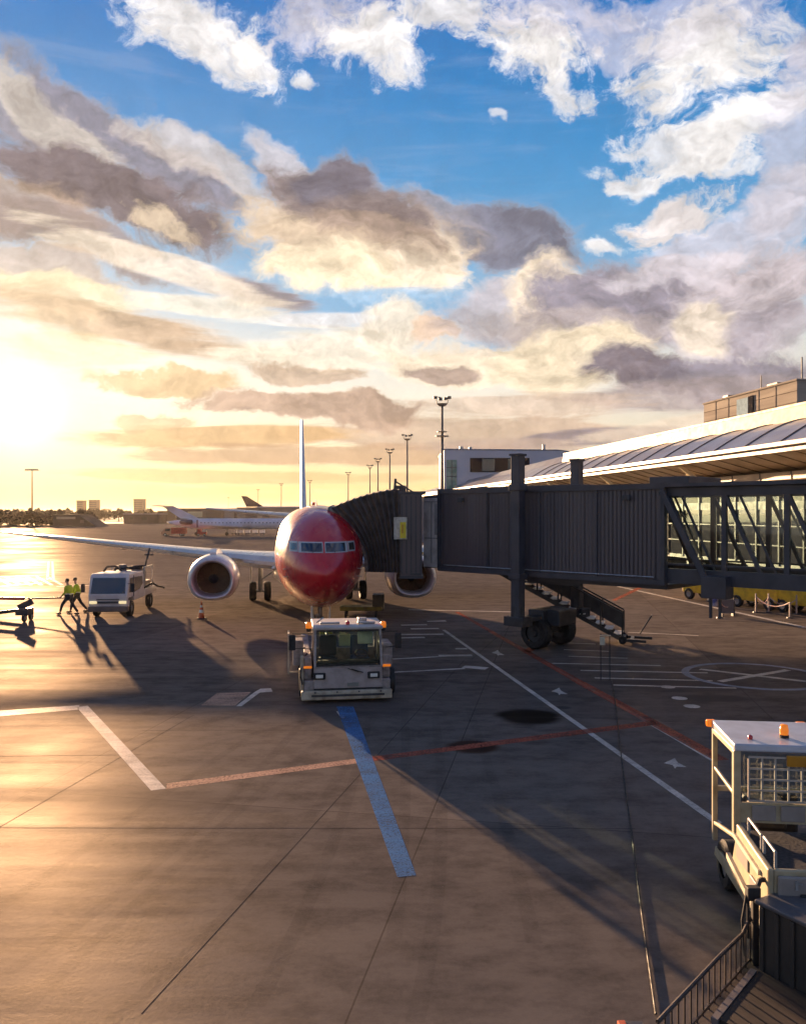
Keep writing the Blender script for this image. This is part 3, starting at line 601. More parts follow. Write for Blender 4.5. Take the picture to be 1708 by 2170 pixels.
corrug(.15,8.2,3.25,ZB+.12,ZT-.16,.16,.004,1).build('corrugated_cladding', m_br, tn)
e = MB()
e.box(-.07,.07,-.05,3.35,ZB-.05,ZT+.06); e.box(9.83,9.97,-.05,.2,ZB-.05,ZT+.06); e.bar((9.9,.1,ZT),(8.3,3.25,ZT),.14,.14).bar((9.9,.1,ZB),(8.3,3.25,ZB),.14,.14).box(8.23,8.37,3.1,3.3,ZB,ZT)
e.box(0,9.9,-.03,.02,ZT-.14,ZT+.05); e.box(0,9.9,-.04,.02,ZB-.06,ZB+.12); e.box(4,9.9,.3,3.0,ZB-.22,ZB-.06)
e.build('tunnel_trim', m_brs, tn)
for x in (2.5, 5.0, 7.4): MB().box(x-.03,x+.03,-.012,.05,ZB+.12,ZT-.15).build('panel_seam', m_brs, tn)
MB().tube([(.3,-.06,ZB+.2),(9.6,-.06,ZB+.2)], .025, 6).build('conduit', m_steel, tn)
for x in (1.2, 8.6): MB().box(x-.14,x+.14,-.12,-.03,ZT-.5,ZT-.32).build('lamp', m_dark, tn, bevel=.02)
MB().box(.9,6.2,.9,2.6,ZT+.05,ZT+.13).box(9.2,10.6,.4,2.9,ZT+.02,ZT+.28).build('roof_duct', m_brs, tn, bevel=.02)
# stepped inner front piece and pale door
MB().box(-1.1,-.07,.25,3.0,ZB+.02,5.95).build('vestibule', m_brs, br, bevel=.02)
dr = MB().box(-1.08,-.1,.2,.24,ZB+.06,5.85).build('service_door', mat('pale_door_panel', (.85,.82,.82), .3, c2=(.5,.47,.46), scale=2, coat=.3), br, bevel=.01)
MB().box(-.42,-.2,.17,.2,4.3,5.6).build('door_pane', mat('frosted_pane', (.45,.45,.46), .3, var=.2, scale=3), dr); MB().box(-.25,-.2,.14,.2,4.1,4.4).build('door_handle', m_chrome, dr)
MB().box(-1.0,-.15,.17,.2,4.14,4.18).box(-1.0,-.15,.17,.2,5.68,5.71).box(-.62,-.59,.17,.2,3.1,5.7).build('door_rail', m_steel, dr)
# cab: turns square to the jet
cab = Matrix.Rotation(-TA, 4, 'Z')
def W2B(v): return cab @ (Vector(v)-Vector((1.5,34,0)))
def wbox(mb, x0, x1, y0, y1, z0, z1):       # box in world axes, kept in the bridge frame
    v = [(x0,y0,z0),(x1,y0,z0),(x1,y1,z0),(x0,y1,z0),(x0,y0,z1),(x1,y0,z1),(x1,y1,z1),(x0,y1,z1)]
    return mb.add([W2B(p) for p in v], [(0,3,2,1),(4,5,6,7),(0,1,5,4),(1,2,6,5),(2,3,7,6),(3,0,4,7)])
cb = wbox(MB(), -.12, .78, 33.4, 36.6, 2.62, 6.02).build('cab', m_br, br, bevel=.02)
mb = MB()
for k in range(5): wbox(mb, -.08+k*.19, -.02+k*.19, 33.36, 33.4, 2.75, 5.9)
wbox(mb, -.16, .82, 33.34, 36.7, 5.98, 6.1); wbox(mb, -.16, .82, 33.34, 36.7, 2.55, 2.66); wbox(mb,.3,.72,33.3,33.36,2.7,2.78)
mb.build('cab_trim', m_brs, cb)
sg = wbox(MB(), -.37, .16, 33.24, 33.3, 4.15, 5.05).build('notice_plate', mat('pale_notice', (.5,.48,.42), .5, var=.2, scale=8), cb)
wbox(MB(), -.12, .12, 33.19, 33.235, 4.2, 4.85).build('warning_sign', mat('yellow_sign', (.75,.6,.03), .4, var=.1), sg)
wbox(MB(), -.06, .02, 33.165, 33.185, 4.4, 4.75).build('pictogram', mat('amber_sign_mark', (.6,.33,.02), .5), sg)
wbox(wbox(MB(), -.3, .12, 33.7, 34.0, 6.05, 6.35), .5,.95,34,35,6.02,6.12).build('roof_unit', m_brs, cb, bevel=.02)
mb = MB().bar(W2B((-.36,33.5,6.0)), W2B((-.3,33.5,6.62)), .07).bar(W2B((-.3,33.5,6.5)), W2B((.5,33.5,6.02)), .06); mb.build('canopy_arm', m_brs, cb)
# bellows: folds fanning from a low hinge to the arch over the jet
NF = 11
folds = []
def foldpt(k, v):       # k 0..1 from cab to jet, v 0..1 bottom to top
    bx = 852-(852-777)*k; by = 1214-2*k
    tx = 852-(852-699)*k; ty = 1037+41*k**1.7
    bow = 26*k*math.sin(math.pi*v)*(1 if k > .1 else 0)
    x = bx+(tx-bx)*v**(1+.35*k)+bow*.55; y = by+(ty-by)*v
    return x, y
def front_ring(k, dz):
    d = 33.5+.3*k; pts = []
    near = [foldpt(k, i/10) for i in range(11)]
    pn = [P(x, y, d-dz) for x, y in near]
    top = pn[-1]; 
    pts += pn
    for i in range(1, 7): a = i/6*math.pi/2; pts.append(top+Vector((.0, 3.0*math.sin(a)*1.0, .16*math.sin(2*a)-.35*(1-math.cos(a)))))
    base = pn[0]
    e_ = pts[-1]
    for i in range(1, 6): f_ = i/5; pts.append(e_.lerp(Vector((base.x+.1, base.y+3.0, base.z)), f_))
    return [W2B(p) for p in pts]
rg = []
for i in range(NF*2+1):
    k = i/(NF*2); sc = front_ring(k, .14 if i % 2 else 0.)
    rg.append(sc)
bz = MB().loft(rg, cap=False, closed=False).build('bellows_canopy', m_bel, br)
md = bz.modifiers.new('s', 'SOLIDIFY'); md.thickness = .03
for i in range(1, NF*2, 2):
    pts = [p+Vector((0,0,.0)) for p in rg[i][:14]]
    MB().tube(pts, .022, 6).build('canopy_hoop', m_brs, bz)
MB().tube(rg[-1][:17], .09, 8).build('bumper_seal', mat('grey_seal', (.22,.2,.19), .7), bz, smooth=True)
# columns and carriage
for yb, zt in ((-.42, 7.35), (3.6, 7.35)):
    cxx = 4.32; cl = MB().box(cxx-.19,cxx+.19,yb-.19,yb+.19,1.3,zt).build('lift_column', m_brs, br, bevel=.02)
    MB().box(cxx-.24,cxx+.24,yb-.24,yb+.24,zt,zt+.08).build('column_cap', m_brs, cl, bevel=.015)
    MB().box(cxx-.26,cxx+.26,yb-.26,yb+.26,2.75,2.95).build('column_collar', m_brs, cl, bevel=.02); MB().box(cxx-.25,cxx+.25,yb-.25,yb+.25,6.05,6.3).build('column_collar', m_brs, cl, bevel=.02)
    MB().box(cxx-.45,cxx+.45,yb-.3,yb+.3,1.0,1.35).cyl((cxx,yb,1.3),(cxx,yb,1.75),.24,.2,16).build('column_foot', m_dark, cl, bevel=.03)
ca = MB().box(4.02,4.62,-.6,3.8,1.12,1.3).box(3.97,4.67,.7,2.5,.78,1.5).bar((4.32,1.6,1.4),(4.32,1.6,.62),.5,.5).cyl((4.32,.6,.62),(4.32,2.6,.62),.12).build('wheel_carriage', m_dark, br, bevel=.04)
for q in (.78, 2.42):
    wh = wheel(ca, 4.32, q, .62, .5, 'y', m_dark)
MB().box(4.64,5.2,1.0,2.2,.9,1.5).build('drive_motor', m_dark, ca, bevel=.05)
MB().box(4.0,6.4,.6,.75,ZB-.35,ZB-.2).box(4.0,6.4,2.4,2.55,ZB-.35,ZB-.2).build('underframe', m_brs, tn)
# service stair on the far side
st = MB(); s0 = W2B((4.05,34.6,2.9)); s1 = W2B((8.85,33.0,.28)); dd = (s1-s0); hz = Vector((dd.x, dd.y, 0)).normalized(); sd_ = Vector((-hz.y, hz.x, 0))*.5
mm = MB()
for q in (-1, 1): mm.bar(s0+sd_*q-Vector((0,0,.1)), s1+sd_*q-Vector((0,0,.1)), .07, .16)
stair = mm.build('service_stair', m_dark, br)
m_tread = mat('pale_tread', (.92,.88,.8), .6)
n = 14
for i in range(n):
    p = s0.lerp(s1, (i+.5)/n)+Vector((0,0,.05)); a = p-hz*.17; b2 = p+hz*.17
    MB().add([a-sd_*.93, b2-sd_*.93, b2+sd_*.93, a+sd_*.93, a-sd_*.93-Vector((0,0,.04)), b2-sd_*.93-Vector((0,0,.04)), b2+sd_*.93-Vector((0,0,.04)), a+sd_*.93-Vector((0,0,.04))], [(0,1,2,3),(7,6,5,4),(0,4,5,1),(1,5,6,2),(2,6,7,3),(3,7,4,0)]).build('tread', m_tread, stair)
up = Vector((0,0,1))
mm = MB()
mm.bar(s0+sd_+up*1.0, s1+sd_+up*1.0, .06); mm.bar(s0-sd_+up*.95, s1-sd_+up*.95, .05)
for i in range(7):
    for q in (-1, 1): p = s0.lerp(s1, i/6)+sd_*q; mm.bar(p, p+up*.97, .045)
mm.build('handrail', m_dark, stair)
MB().add([s0+sd_+up*.2, s1+sd_+up*.2, s1+sd_+up*.92, s0+sd_+up*.92], [(0,1,2,3)]).build('rail_panel', m_dark, stair, thick=.03)
ft = s1+hz*.35
mm = MB().bar(s1-sd_*1.1-up*.1, s1+sd_*1.1-up*.1, .2, .2).bar(ft-sd_*1.1-up*.12, ft+sd_*1.1-up*.12, .12, .12).bar(s1-sd_-up*.1, s1-sd_+hz*.9-up*.12, .1).bar(s1+sd_-up*.1, s1+sd_+hz*1.1-up*.12, .1)
lb = mm.build('stair_base', m_dark, stair)
for q in (-1, 1):
    c_ = s1+sd_*q; 
    MB().lathe([(.05,-.06),(.15,-.06),(.17,0),(.15,.06),(.05,.06)], (c_.x, c_.y, .17), sd_, 16).build('castor', m_black, lb)
k0 = ft+hz*.3+up*.1; MB().add([k0, k0+sd_*.8, k0+sd_*.9+hz*.45+up*.75, k0+hz*.45+up*.75], [(0,1,2,3)]).build('kick_plate', m_dark, lb, thick=.04)
# glazed inner tunnel
GX0, GX1 = 9.95, 27.0
gt = MB()
y0g, y1g = .25, 2.95
for yy in (y0g, y1g):
    GX0 = 9.95 if yy == y0g else 8.4
    gt.box(GX0,GX1,yy-.1,yy+.1,ZT-.38,ZT-.1); gt.box(GX0,GX1,yy-.1,yy+.1,ZB+.02,ZB+.5)
    gt.box(GX0,GX1,yy-.05,yy+.05,ZB+.62,ZB+.68)
GX0 = 9.95
gt.box(GX0,GX1,y0g,y1g,ZT-.14,ZT-.06); gt.box(GX0,GX1,y0g+.1,y1g-.1,ZB+.05,ZB+.15)
glz = gt.build('glazed_tunnel', m_brs, br)
for yy in (y0g, y1g):
    GX0 = 9.95 if yy == y0g else 8.4
    tr = MB(); x = GX0; k = 0
    while x < GX1-1.9:
        tr.bar((x,yy,ZT-.3),(x+1.15,yy,ZB+.4),.11,.12,up=(0,1,0)); tr.bar((x+1.9,yy,ZB+.3),(x+1.9,yy,ZT-.3),.15,.15)
        tr.bar((x+.42,yy+.06,ZT-.3),(x+1.6,yy+.06,ZB+.4),.06,.08,up=(0,1,0))
        x += 1.9
    tr.build('truss_brace', m_brs, glz)
    off = .04 if yy == y0g else -.04
    x = GX0+.1
    while x < GX1-.5:
        MB().quad((x,yy+off,ZB+.5),(min(x+1.88,GX1),yy+off,ZB+.5),(min(x+1.88,GX1),yy+off,ZT-.38),(x,yy+off,ZT-.38)).build('glass_pane', m_glass, glz)
        x += 1.9
MB().bar((9.9,-.12,ZT-.2),(11.6,-.12,ZB-.15),.2,.1,up=(0,1,0)).box(11.3,12.1,-.25,.35,ZB-.35,ZB+.35).box(11.45,11.53,.0,.1,ZB-1.0,ZB-.3).box(11.75,11.83,.0,.1,ZB-1.0,ZB-.3).build('roller_bracket', m_brs, glz, bevel=.015)
MB().box(9.95,27,-.05,.3,ZT-.08,ZT+.04).build('cable_tray', m_brs, glz)
# ------------------------------------------------------------------ terminal
TZ = R(8.3)
T0 = Vector((30*math.cos(TZ)-60*math.sin(TZ), 30*math.sin(TZ)+60*math.cos(TZ), 0)); TO = Vector((30, 60, 0))
ter = thing('terminal_building', 'long airport terminal with curved pale metal roof, bright fascia and glazed front behind the bridge', 'building', T0, TZ)
m_roof = mat('roof_sheet', (.20,.19,.215), .35, .2, c2=(.155,.145,.165), scale=.5, coat=.2)
m_fas = mat('cream_fascia', (.72,.62,.40), .6, var=.05)
m_sof = mat('soffit_panel', (.42,.31,.19), .6, c2=(.3,.22,.13), scale=.6)
def roofz(w): k = (w-26)/4.; return 8.95+1.75*math.sin(min(1., k)*math.pi/2*.92)
sN, sF = 12., 86.
mb = MB()
for i in range(8):
    w0, w1_ = 26+i*.5, 26.5+i*.5
    mb.quad((w0,sN,roofz(w0)),(w1_,sN,roofz(w1_)),(w1_,sF,roofz(w1_)),(w0,sF,roofz(w0)))
mb.quad((31,sN,11.65),(58,sN,11.65),(58,sF,11.65),(31,sF,11.65))
# hipped far end that runs down to the eave
for i in range(8):
    w0, w1_ = 26+i*.5, 26.5+i*.5
    mb.quad((w0,sF,roofz(w0)),(w1_,sF,roofz(w1_)),(26+(w1_-26)*.1,178,8.95+.15*(w1_-26)/4),(26+(w0-26)*.1,178,8.95+.15*(w0-26)/4))
mb.quad((30,sF,roofz(30)),(31,sF,11.65),(26.5,178,9.1),(26.4,178,9.1)); mb.quad((31,sF,11.65),(58,sF,11.65),(45,178,9.1),(26.5,178,9.1))
rf = mb.build('roof', m_roof, ter, off=TO, smooth=2)
m_rib = mat('rib_cap', (.12,.11,.12), .5)
s_ = sN+1
while s_ < sF:
    mb = MB()
    for i in range(8):
        w0, w1_ = 26+i*.5, 26.5+i*.5
        mb.bar((w0,s_,roofz(w0)+.03),(w1_,s_,roofz(w1_)+.03),.1,.06)
    s_ += 3.4
    mb.build('roof_rib', m_rib, rf, off=TO)
MB().quad((30,sN,roofz(30)),(30.25,sN,11.65),(30.25,sF,11.65),(30,sF,roofz(30))).box(30.2,31.3,sN,sF,11.6,11.75).build('fascia', m_fas, rf, off=TO)
MB().box(25.7,26.1,sN,178,8.72,8.98).build('gutter', mat('white_gutter', (.42,.40,.37), .4, var=.08), rf, off=TO, bevel=.04)
MB().box(25.95,26.2,sN,178,8.45,8.7).build('gutter_beam', mat('beam_grey', (.4,.36,.32), .5), rf, off=TO)
MB().add([(26.1,sN,8.5),(26.1,178,8.5),(29.6,178,7.6),(29.6,sN,7.6)],[(0,1,2,3)]).build('soffit', m_sof, ter, off=TO, thick=.05)
mb = MB(); s_ = sN+.5
while s_ < 120: mb.bar((26.1,s_,8.47),(29.5,s_,7.57),.05,.05); s_ += 1.9
mb.build('soffit_joint', mat('joint_shadow_gap', (.16,.12,.08), .9), ter, off=TO)
for s_ in (24,38,52,66,80,94): MB().bar((26.4,s_,8.4),(28.9,s_,6.6),.22,.22).bar((27.2,s_+.6,7.9),(28.9,s_,6.6),.15,.15).build('roof_strut', m_fas, ter, off=TO)
mb = MB(); s_ = sN
bd = MB().box(28.6,29.6,sN,58,7.15,7.62).build('parapet_band', mat('beige_cladding', (.62,.47,.30), .5, c2=(.5,.37,.24), scale=.6), ter, off=TO, bevel=.03)
mb = MB(); s_ = sN
while s_ < 58: mb.box(28.56,28.6,s_,s_+.07,7.15,7.62); s_ += 3.1
mb.build('band_joint', m_dark, bd, off=TO)
# facade: mullions, floor edges, glazing, lit interior seen through it
m_int = mat('interior_wall', (.25,.29,.28), .8, c2=(.10,.12,.12), scale=.5)
m_fl = mat('floor_edge', (.5,.49,.44), .6, var=.1)
fa = MB().box(29.55,29.8,sN,120,5.45,5.95).box(29.55,29.8,sN,120,1.9,2.15).build('floor_edge', m_fl, ter, off=TO)
mb = MB(); s_ = sN
while s_ < 118: mb.box(29.5,29.62,s_,s_+.12,2.0,7.6); s_ += 2.4
for z in (3.2,4.4,6.7): mb.box(29.52,29.6,sN,118,z,z+.07)
mb.build('mullion', m_dark, ter, off=TO)
MB().quad((29.62,sN,2.1),(29.62,118,2.1),(29.62,118,7.6),(29.62,sN,7.6)).build('curtain_glass', glassmat('facade_glass', (.62,.74,.68), .03), ter, off=TO)
ib = MB().box(30,44,sN,118,1.85,2.0).box(30,44,sN,118,5.4,5.5).box(39,39.2,sN,118,0,11).box(30,45,sN,118,7.6,7.7).build('interior_floor', m_int, ter, off=TO)
mb = MB()
for s_ in range(14, 118, 6): mb.cyl((31.5,s_,2),(31.5,s_,7.6),.25,.25,10)
mb.build('interior_column', mat('white_column', (.6,.6,.55), .5), ter, off=TO)
mb = MB()
for s_ in (30,33,44,50): mb.bar((30.6,s_,2.2),(30.9,s_+6.5,5.5),.9,.35)
for s_ in (26,38,47): mb.bar((30.8,s_+6,2.2),(31,s_,5.5),.7,.3)
mb.build('escalator', mat('escalator_steel', (.35,.33,.3), .4, .5), ter, off=TO)
mb = MB()
random.seed(3)
for k in range(60):
    s_ = 16+k*1.1+random.random(); z = 2.05 if k % 3 else 5.5; hh = .9+random.random()*.9
    mb.box(30.3+random.random(),31.1+random.random(),s_,s_+.6+random.random(),z,z+hh)
mb.build('interior_furniture', mat('mixed_furniture', (.5,.48,.38), .6, c2=(.02,.04,.045), scale=1.6), ter, off=TO)
lm = mat('ceiling_lamp', (.9,.9,.8), .4, emit=(1,1,.95), es=2.5)
mb = MB()
for s_ in range(14, 110, 3): mb.box(31,36,s_,s_+.25,5.3,5.36); mb.box(31,36,s_+1,s_+1.25,7.5,7.56)
mb.build('ceiling_lamp', lm, ter, off=TO)
MB().box(31.5,32,sN,120,0,1.85).build('lower_wall', mat('dark_lower_wall', (.06,.055,.055), .7), ter, off=TO)
MB().box(44,44.5,sN,120,0,11.4).box(29,45,sN-.4,sN,0,11.4).build('rear_wall', m_int, ter, off=TO)
for s_ in range(16, 118, 8): MB().box(29.3,29.9,s_,s_+.6,0,1.9).build('column', m_fl, ter, off=TO)
# rooftop plant room
m_pent = mat('plant_cladding', (.30,.27,.23), .95, .0, c2=(.23,.205,.18), scale=.5, stretch=(.3,.3,5), spec=.02)
m_pent.node_tree.nodes['Principled BSDF'].inputs['Metallic'].default_value = 0
ph = MB().box(36,44,53.5,66.5,11.4,14.62).build('plant_room', m_pent, ter, off=TO)
mb = MB()
for z in (12.3,13.1,13.9): mb.box(35.97,36,53.5,66.5,z,z+.03)
for s_ in (56,58.2,62.5,64.5): mb.box(35.97,36,s_,s_+.03,11.6,14.6)
mb.build('cladding_joint', mat('joint_matt', (.12,.1,.09), 1., spec=0.), ph, off=TO); MB().box(35.9,44.1,53.4,66.6,14.62,14.75).build('roof_edge', m_pent, ph, off=TO)
MB().box(35.92,35.965,59.6,61.2,11.6,14.3).build('plant_door', mat('pale_blue_door', (.30,.40,.46), .9, spec=.0), ph, off=TO)
MB().box(35.9,35.96,58.9,59.5,11.6,14.35).build('vent_slot', mat('matt_dark', (.03,.03,.035), 1., spec=0.), ph, off=TO)
MB().cyl((37,59.5,14.7),(37,59.5,16.0),.04).cyl((37.4,55,14.7),(37.4,55,16.6),.05).box(36.5,37.3,63.5,64.3,14.75,15.05).box(36.4,37.5,56.5,57.8,14.75,15.0).build('antenna', m_dark, ph, off=TO)
# ------------------------------------------------------------------ white round ended building
B0 = P(1075,1088,130); B0.z = 0
bb = thing('round_ended_building', 'pale blue white building with rounded end and brown window band beyond the terminal roof', 'building', B0)
m_bw = mat('pale_render', (.50,.50,.56), .6, c2=(.42,.42,.49), scale=.15)
out = [(-10,0),(8,0)]+[(8+4.5*math.sin(a), 9-9*math.cos(a)) for a in [i*math.pi/16 for i in range(1, 17)]]+[(-10,18)]
def hz_(x): return 15.4 - max(0, (x-2))**2*.008 - max(0,(-x-2))*.02
MB().loft([[(x,y,0) for x, y in out],[(x,y,hz_(x)) for x, y in out]]).build('wall', m_bw, bb)
MB().loft([[(x*1.01,y-.08,hz_(x)+.01) for x, y in out],[(x*1.01,y-.08,hz_(x)+.22) for x, y in out]]).build('roof_rim', mat('rim_grey', (.25,.25,.3), .5), bb)
wb = MB().box(-5.9,3.5,-.1,-.02,11.75,14.0).build('window_band', mat('brown_panel', (.035,.026,.028), .9, c2=(.03,.022,.024), scale=.4, spec=.05), bb)
for x0, x1 in ((-4.0,-2.0),(.1,1.8)): MB().box(x0,x1,-.14,-.1,11.9,13.85).build('pane', m_glassdark, wb)
gcn = MB().box(-9.6,-8.0,-.12,-.02,3,13.7).build('corner_window', mat('green_glass', (.06,.16,.12), .1, coat=.6, c2=(.3,.4,.33), scale=.7), bb)
mb = MB()
for z in (5,7,9,11,12.4): mb.box(-9.62,-7.98,-.17,-.13,z,z+.12)
mb.box(-8.85,-8.75,-.17,-.13,3,13.7); mb.build('glazing_bar', m_dark, gcn)
MB().cyl((6,1.2,15),(6,1.2,16.2),.25).box(-7.5,-6.9,1,1.6,15.3,15.9).box(-6,-5.5,1,1.5,15.3,15.8).build('roof_vent', m_steel, bb)
# ------------------------------------------------------------------ light masts
m_mast = mat('mast_steel', (.20,.17,.15), .6, .2)
def mast(x, y, h, label, style=0, d=None):
    d = d or (h-CH)*FF/(1088-y); p = Vector(((x-854)/FF*d, d, 0))
    t = thing('light_mast', label, 'light mast', p, 0, 'floodlight masts round the apron')
    MB().cyl((0,0,0),(0,0,h-1),.38,.18,10).build('pole', m_mast, t, smooth=True)
    if style == 2:
        hd = MB().box(-3,3,-.4,.4,h-1.0,h-.8).box(-2.6,2.6,-.5,.5,h-.4,h-.3).build('lamp_head', m_mast, t)
        for k in range(7): MB().box(-2.7+k*.8,-2.2+k*.8,-.55,-.3,h-.8,h-.4).build('floodlight', m_dark, hd)
    else:
        hd = MB().cyl((0,0,h-1.3),(0,0,h-.9),.5,.9,12).bar((-.8,0,h-1),(-1.0,0,h+.3),.12).bar((.8,0,h-1),(1.0,0,h+.2),.12).bar((-1.0,0,h+.2),(-.2,0,h+.1),.1).build('lamp_head', m_mast, t)
        for q in (-1.1,-.3,.5,1.1): MB().box(q-.3,q+.3,-.5,.0,h-.5+abs(q)*.3,h-.1+abs(q)*.3).build('floodlight', m_dark, hd)
        if style == 1: MB().cyl((0,0,h-6.1),(0,0,h-6),1.1,1.1,12).cyl((0,0,h-5.4),(0,0,h-5.3),.8,.8,12).build('platform_ring', m_mast, t)
    return t
mast(937,862,23.5,'tallest looking light mast, at the left edge of the pale round ended building',1,130)
for x, y, lb_ in ((863,922,'light mast just left of the tallest one, over the cab roof'),(826,952,'light mast above the top of the bellows canopy'),(801,972,'right one of the close pair of light masts left of the bellows top'),(784,986,'left one of the close pair of light masts left of the bellows top'),
                  (738,1001,'light mast alone over the left slope of the bellows canopy'),(657,1018,'light mast directly right of the jet tail fin'),(596,1025,'light mast left of the jet tail fin, nearest to it'),(547,1037,'slim light mast rising beside the dark distant tail fin'),(484,1054,'smallest light mast, over the grey hangars')):
    mast(x, y, 25, lb_)
mast(68,992,24,'lone light mast with a wide flat lamp head over the trees at the far left',2)
# ------------------------------------------------------------------ skinned figures
def skin_mesh(name, pts, edges, m, parent=None, sub=1, root=0):
    me = bpy.data.meshes.new(name); me.from_pydata([tuple(p[:3]) for p in pts], edges, []); me.update()
    o = bpy.data.objects.new(name, me); C.objects.link(o); me.materials.append(m)
    sk = o.modifiers.new('skin', 'SKIN'); sk.use_smooth_shade = True
    for i, p in enumerate(pts):
        v = me.skin_vertices[0].data[i]; r = p[3]; v.radius = (r, r if len(p) < 5 else p[4]); v.use_root = (i == root)
    sb = o.modifiers.new('sub', 'SUBSURF'); sb.levels = sub; sb.render_levels = sub
    if parent is not None: o.parent = parent
    return o
def person(label, loc, rz, stride, armL, armR, H=1.8):
    """facing local +x; stride: (front foot x, back foot x, knee bend); arms: hand points"""
    t = thing('person', label, 'person', loc, rz)
    fx, bx_, kb = stride
    pel = (0,0,.94)
    P_ = [(*pel,.13,.16),(.02,0,1.12,.12,.16),(.03,0,1.35,.13,.18),(.05,0,1.47,.075,.08),(.07,0,1.53,.055,.055),(.10,0,1.62,.085,.075),(.11,0,1.72,.09,.075),
          (.03,.2,1.42,.06,.06),(.03,-.2,1.42,.06,.06)]
    E_ = [(0,1),(1,2),(2,3),(3,4),(4,5),(5,6),(2,7),(2,8)]
    def limb(a, b, c, ra, rb, rc, base):
        i = len(P_); P_.append((*b, rb)); P_.append((*c, rc)); E_.append((base, i)); E_.append((i, i+1)); return i+1
    for s, hand in ((1, armL), (-1, armR)):
        sh = Vector((.03, s*.2, 1.42)); hd = Vector(hand); el_ = (sh+hd)/2+Vector((-.09, s*.04, -.05))
        k = limb(sh, el_, hd, .05, .042, .028, 7 if s > 0 else 8)
        d = (hd-el_).normalized(); side = d.cross(Vector((0,0,1))).normalized() if abs(d.z) < .95 else Vector((1,0,0))
        pm = hd+d*.07; ip = len(P_); P_.append((*pm, .03, .018)); E_.append((k, ip))
        for q, ln in ((-.027,.065),(-.009,.08),(.009,.075),(.027,.06)):
            a = pm+side*q+d*.02; j1 = len(P_); P_.append((*(a+d*ln*.5), .0085)); P_.append((*(a+d*ln*.8+Vector((0,0,-.02))), .0075)); E_.append((ip, j1)); E_.append((j1, j1+1))
        j1 = len(P_); P_.append((*(hd+d*.03+side*.05), .009)); P_.append((*(hd+d*.075+side*.06), .008)); E_.append((k, j1)); E_.append((j1, j1+1))
    legs = []
    for s, x in ((1, fx), (-1, bx_)):
        hp = (0,s*.1,.9); ft = (x, s*.11, .09); kn = ((x*.5)+kb*(1 if x > 0 else .6), s*.1, .5)
        i = len(P_); P_.append((*hp, .095)); P_.append((*kn, .06)); P_.append((*ft, .042)); P_.append((x+.16, s*.12, .045, .035, .045))
        E_ += [(0,i),(i,i+1),(i+1,i+2),(i+2,i+3)]; legs.append((hp, kn, ft, s, x))
    bo = skin_mesh('body', P_, E_, m_skin, t, 1)
    # clothing over the body
    V_ = [(0,0,.90,.15,.185),(.02,0,1.12,.145,.185),(.03,0,1.36,.15,.20),(.045,0,1.45,.10,.12),(.03,.21,1.42,.075),(.03,-.21,1.42,.075)]
    Ev = [(0,1),(1,2),(2,3),(2,4),(2,5)]
    for s, hand in ((1, armL), (-1, armR)):
        sh = Vector((.03, s*.2, 1.42)); hd = Vector(hand); el_ = (sh+hd)/2+Vector((-.09, s*.04, -.05)); i = len(V_)
        V_.append((*el_, .055)); V_.append((*(el_.lerp(hd, .85)), .042)); Ev += [(4 if s > 0 else 5, i), (i, i+1)]
    vs = skin_mesh('jacket', V_, Ev, m_vest, t, 1)
    MB().box(-.16,.22,-.19,.19,1.02,1.07).build('reflective_band', m_lamp, vs, bevel=.03)
    Tp = [(0,0,.92,.14,.175)]; Et = []
    for hp, kn, ft, s, x in legs:
        i = len(Tp); Tp += [(*hp, .11), (*kn, .078), (ft[0]-.01, ft[1], .13, .06)]; Et += [(0,i),(i,i+1),(i+1,i+2)]
    skin_mesh('trousers', Tp, Et, m_navy, t, 1)
    for hp, kn, ft, s, x in legs: MB().ball((x+.06, s*.115, .055), .15, .055, .055).build('shoe', m_black, t, smooth=True)
    MB().ball((.085,0,1.728), .098, .082, .10).build('hair', m_hair, t, smooth=True)
    MB().ball((.195,0,1.655), .022, .016, .025, 8, 6).build('nose', m_skin, bo, smooth=True)
    for s in (-1, 1): MB().ball((.175,s*.033,1.69), .013, .013, .011, 8, 6).build('eye', m_hair, bo, smooth=True); MB().ball((.1,s*.086,1.67), .025, .012, .035, 8, 6).build('ear', m_skin, bo, smooth=True)
    MB().box(.165,.185,-.025,.025,1.615,1.625).build('mouth', mat('lips', (.35,.12,.1), .5), bo)
    k = H/1.8; t.scale = (k, k, k); return t
pa = G(146,1303); pb = G(163,1298)
person('left one of the two workers walking past the white truck, holding the red tow bar', pa, R(170), (.42,-.42,.1), (.28,.24,.92), (.02,-.3,.85), 1.85)
person('right one of the two walking workers, nearer the white truck, in yellow green jacket', pb, R(195), (.3,-.48,.08), (.2,.27,.9), (-.1,-.28,.86), 1.82)
# ------------------------------------------------------------------ pushback tug
tug = thing('pushback_tug', 'pale grey aircraft tug with big windscreen and orange beacons under the jet nose', 'aircraft tug', (-1.5,22.5,0), R(8)); tug.scale = (1,1,.95)
m_tug = mat('tug_paint', (.30,.255,.245), .45, c2=(.13,.11,.10), scale=5, bump=.04, coat=.1, det=9)
m_tugd = mat('tug_worn_paint', (.42,.36,.27), .55, c2=(.22,.18,.13), scale=4, bump=.08)
ch = MB().box(-1.2,1.2,.25,5.2,.32,.62).box(-1.2,-.98,.4,5.2,.62,1.25).box(.99,1.2,.4,5.2,.62,1.3).box(-.98,.99,2.0,5.2,.62,1.15).build('chassis', m_tug, tug, bevel=.04)
MB().box(-.98,.99,2.1,5.0,1.15,1.22).build('deck_plate', m_dark, ch, bevel=.01)
bm_ = MB().prism([(0,.1),(.25,.06),(.3,.34),(.04,.36)],-1.28,1.22).build('bumper', m_tugd, tug, bevel=.04)
MB().box(-1.0,1.0,-.015,.0,.2,.26).build('bumper_strip', m_dark, bm_)
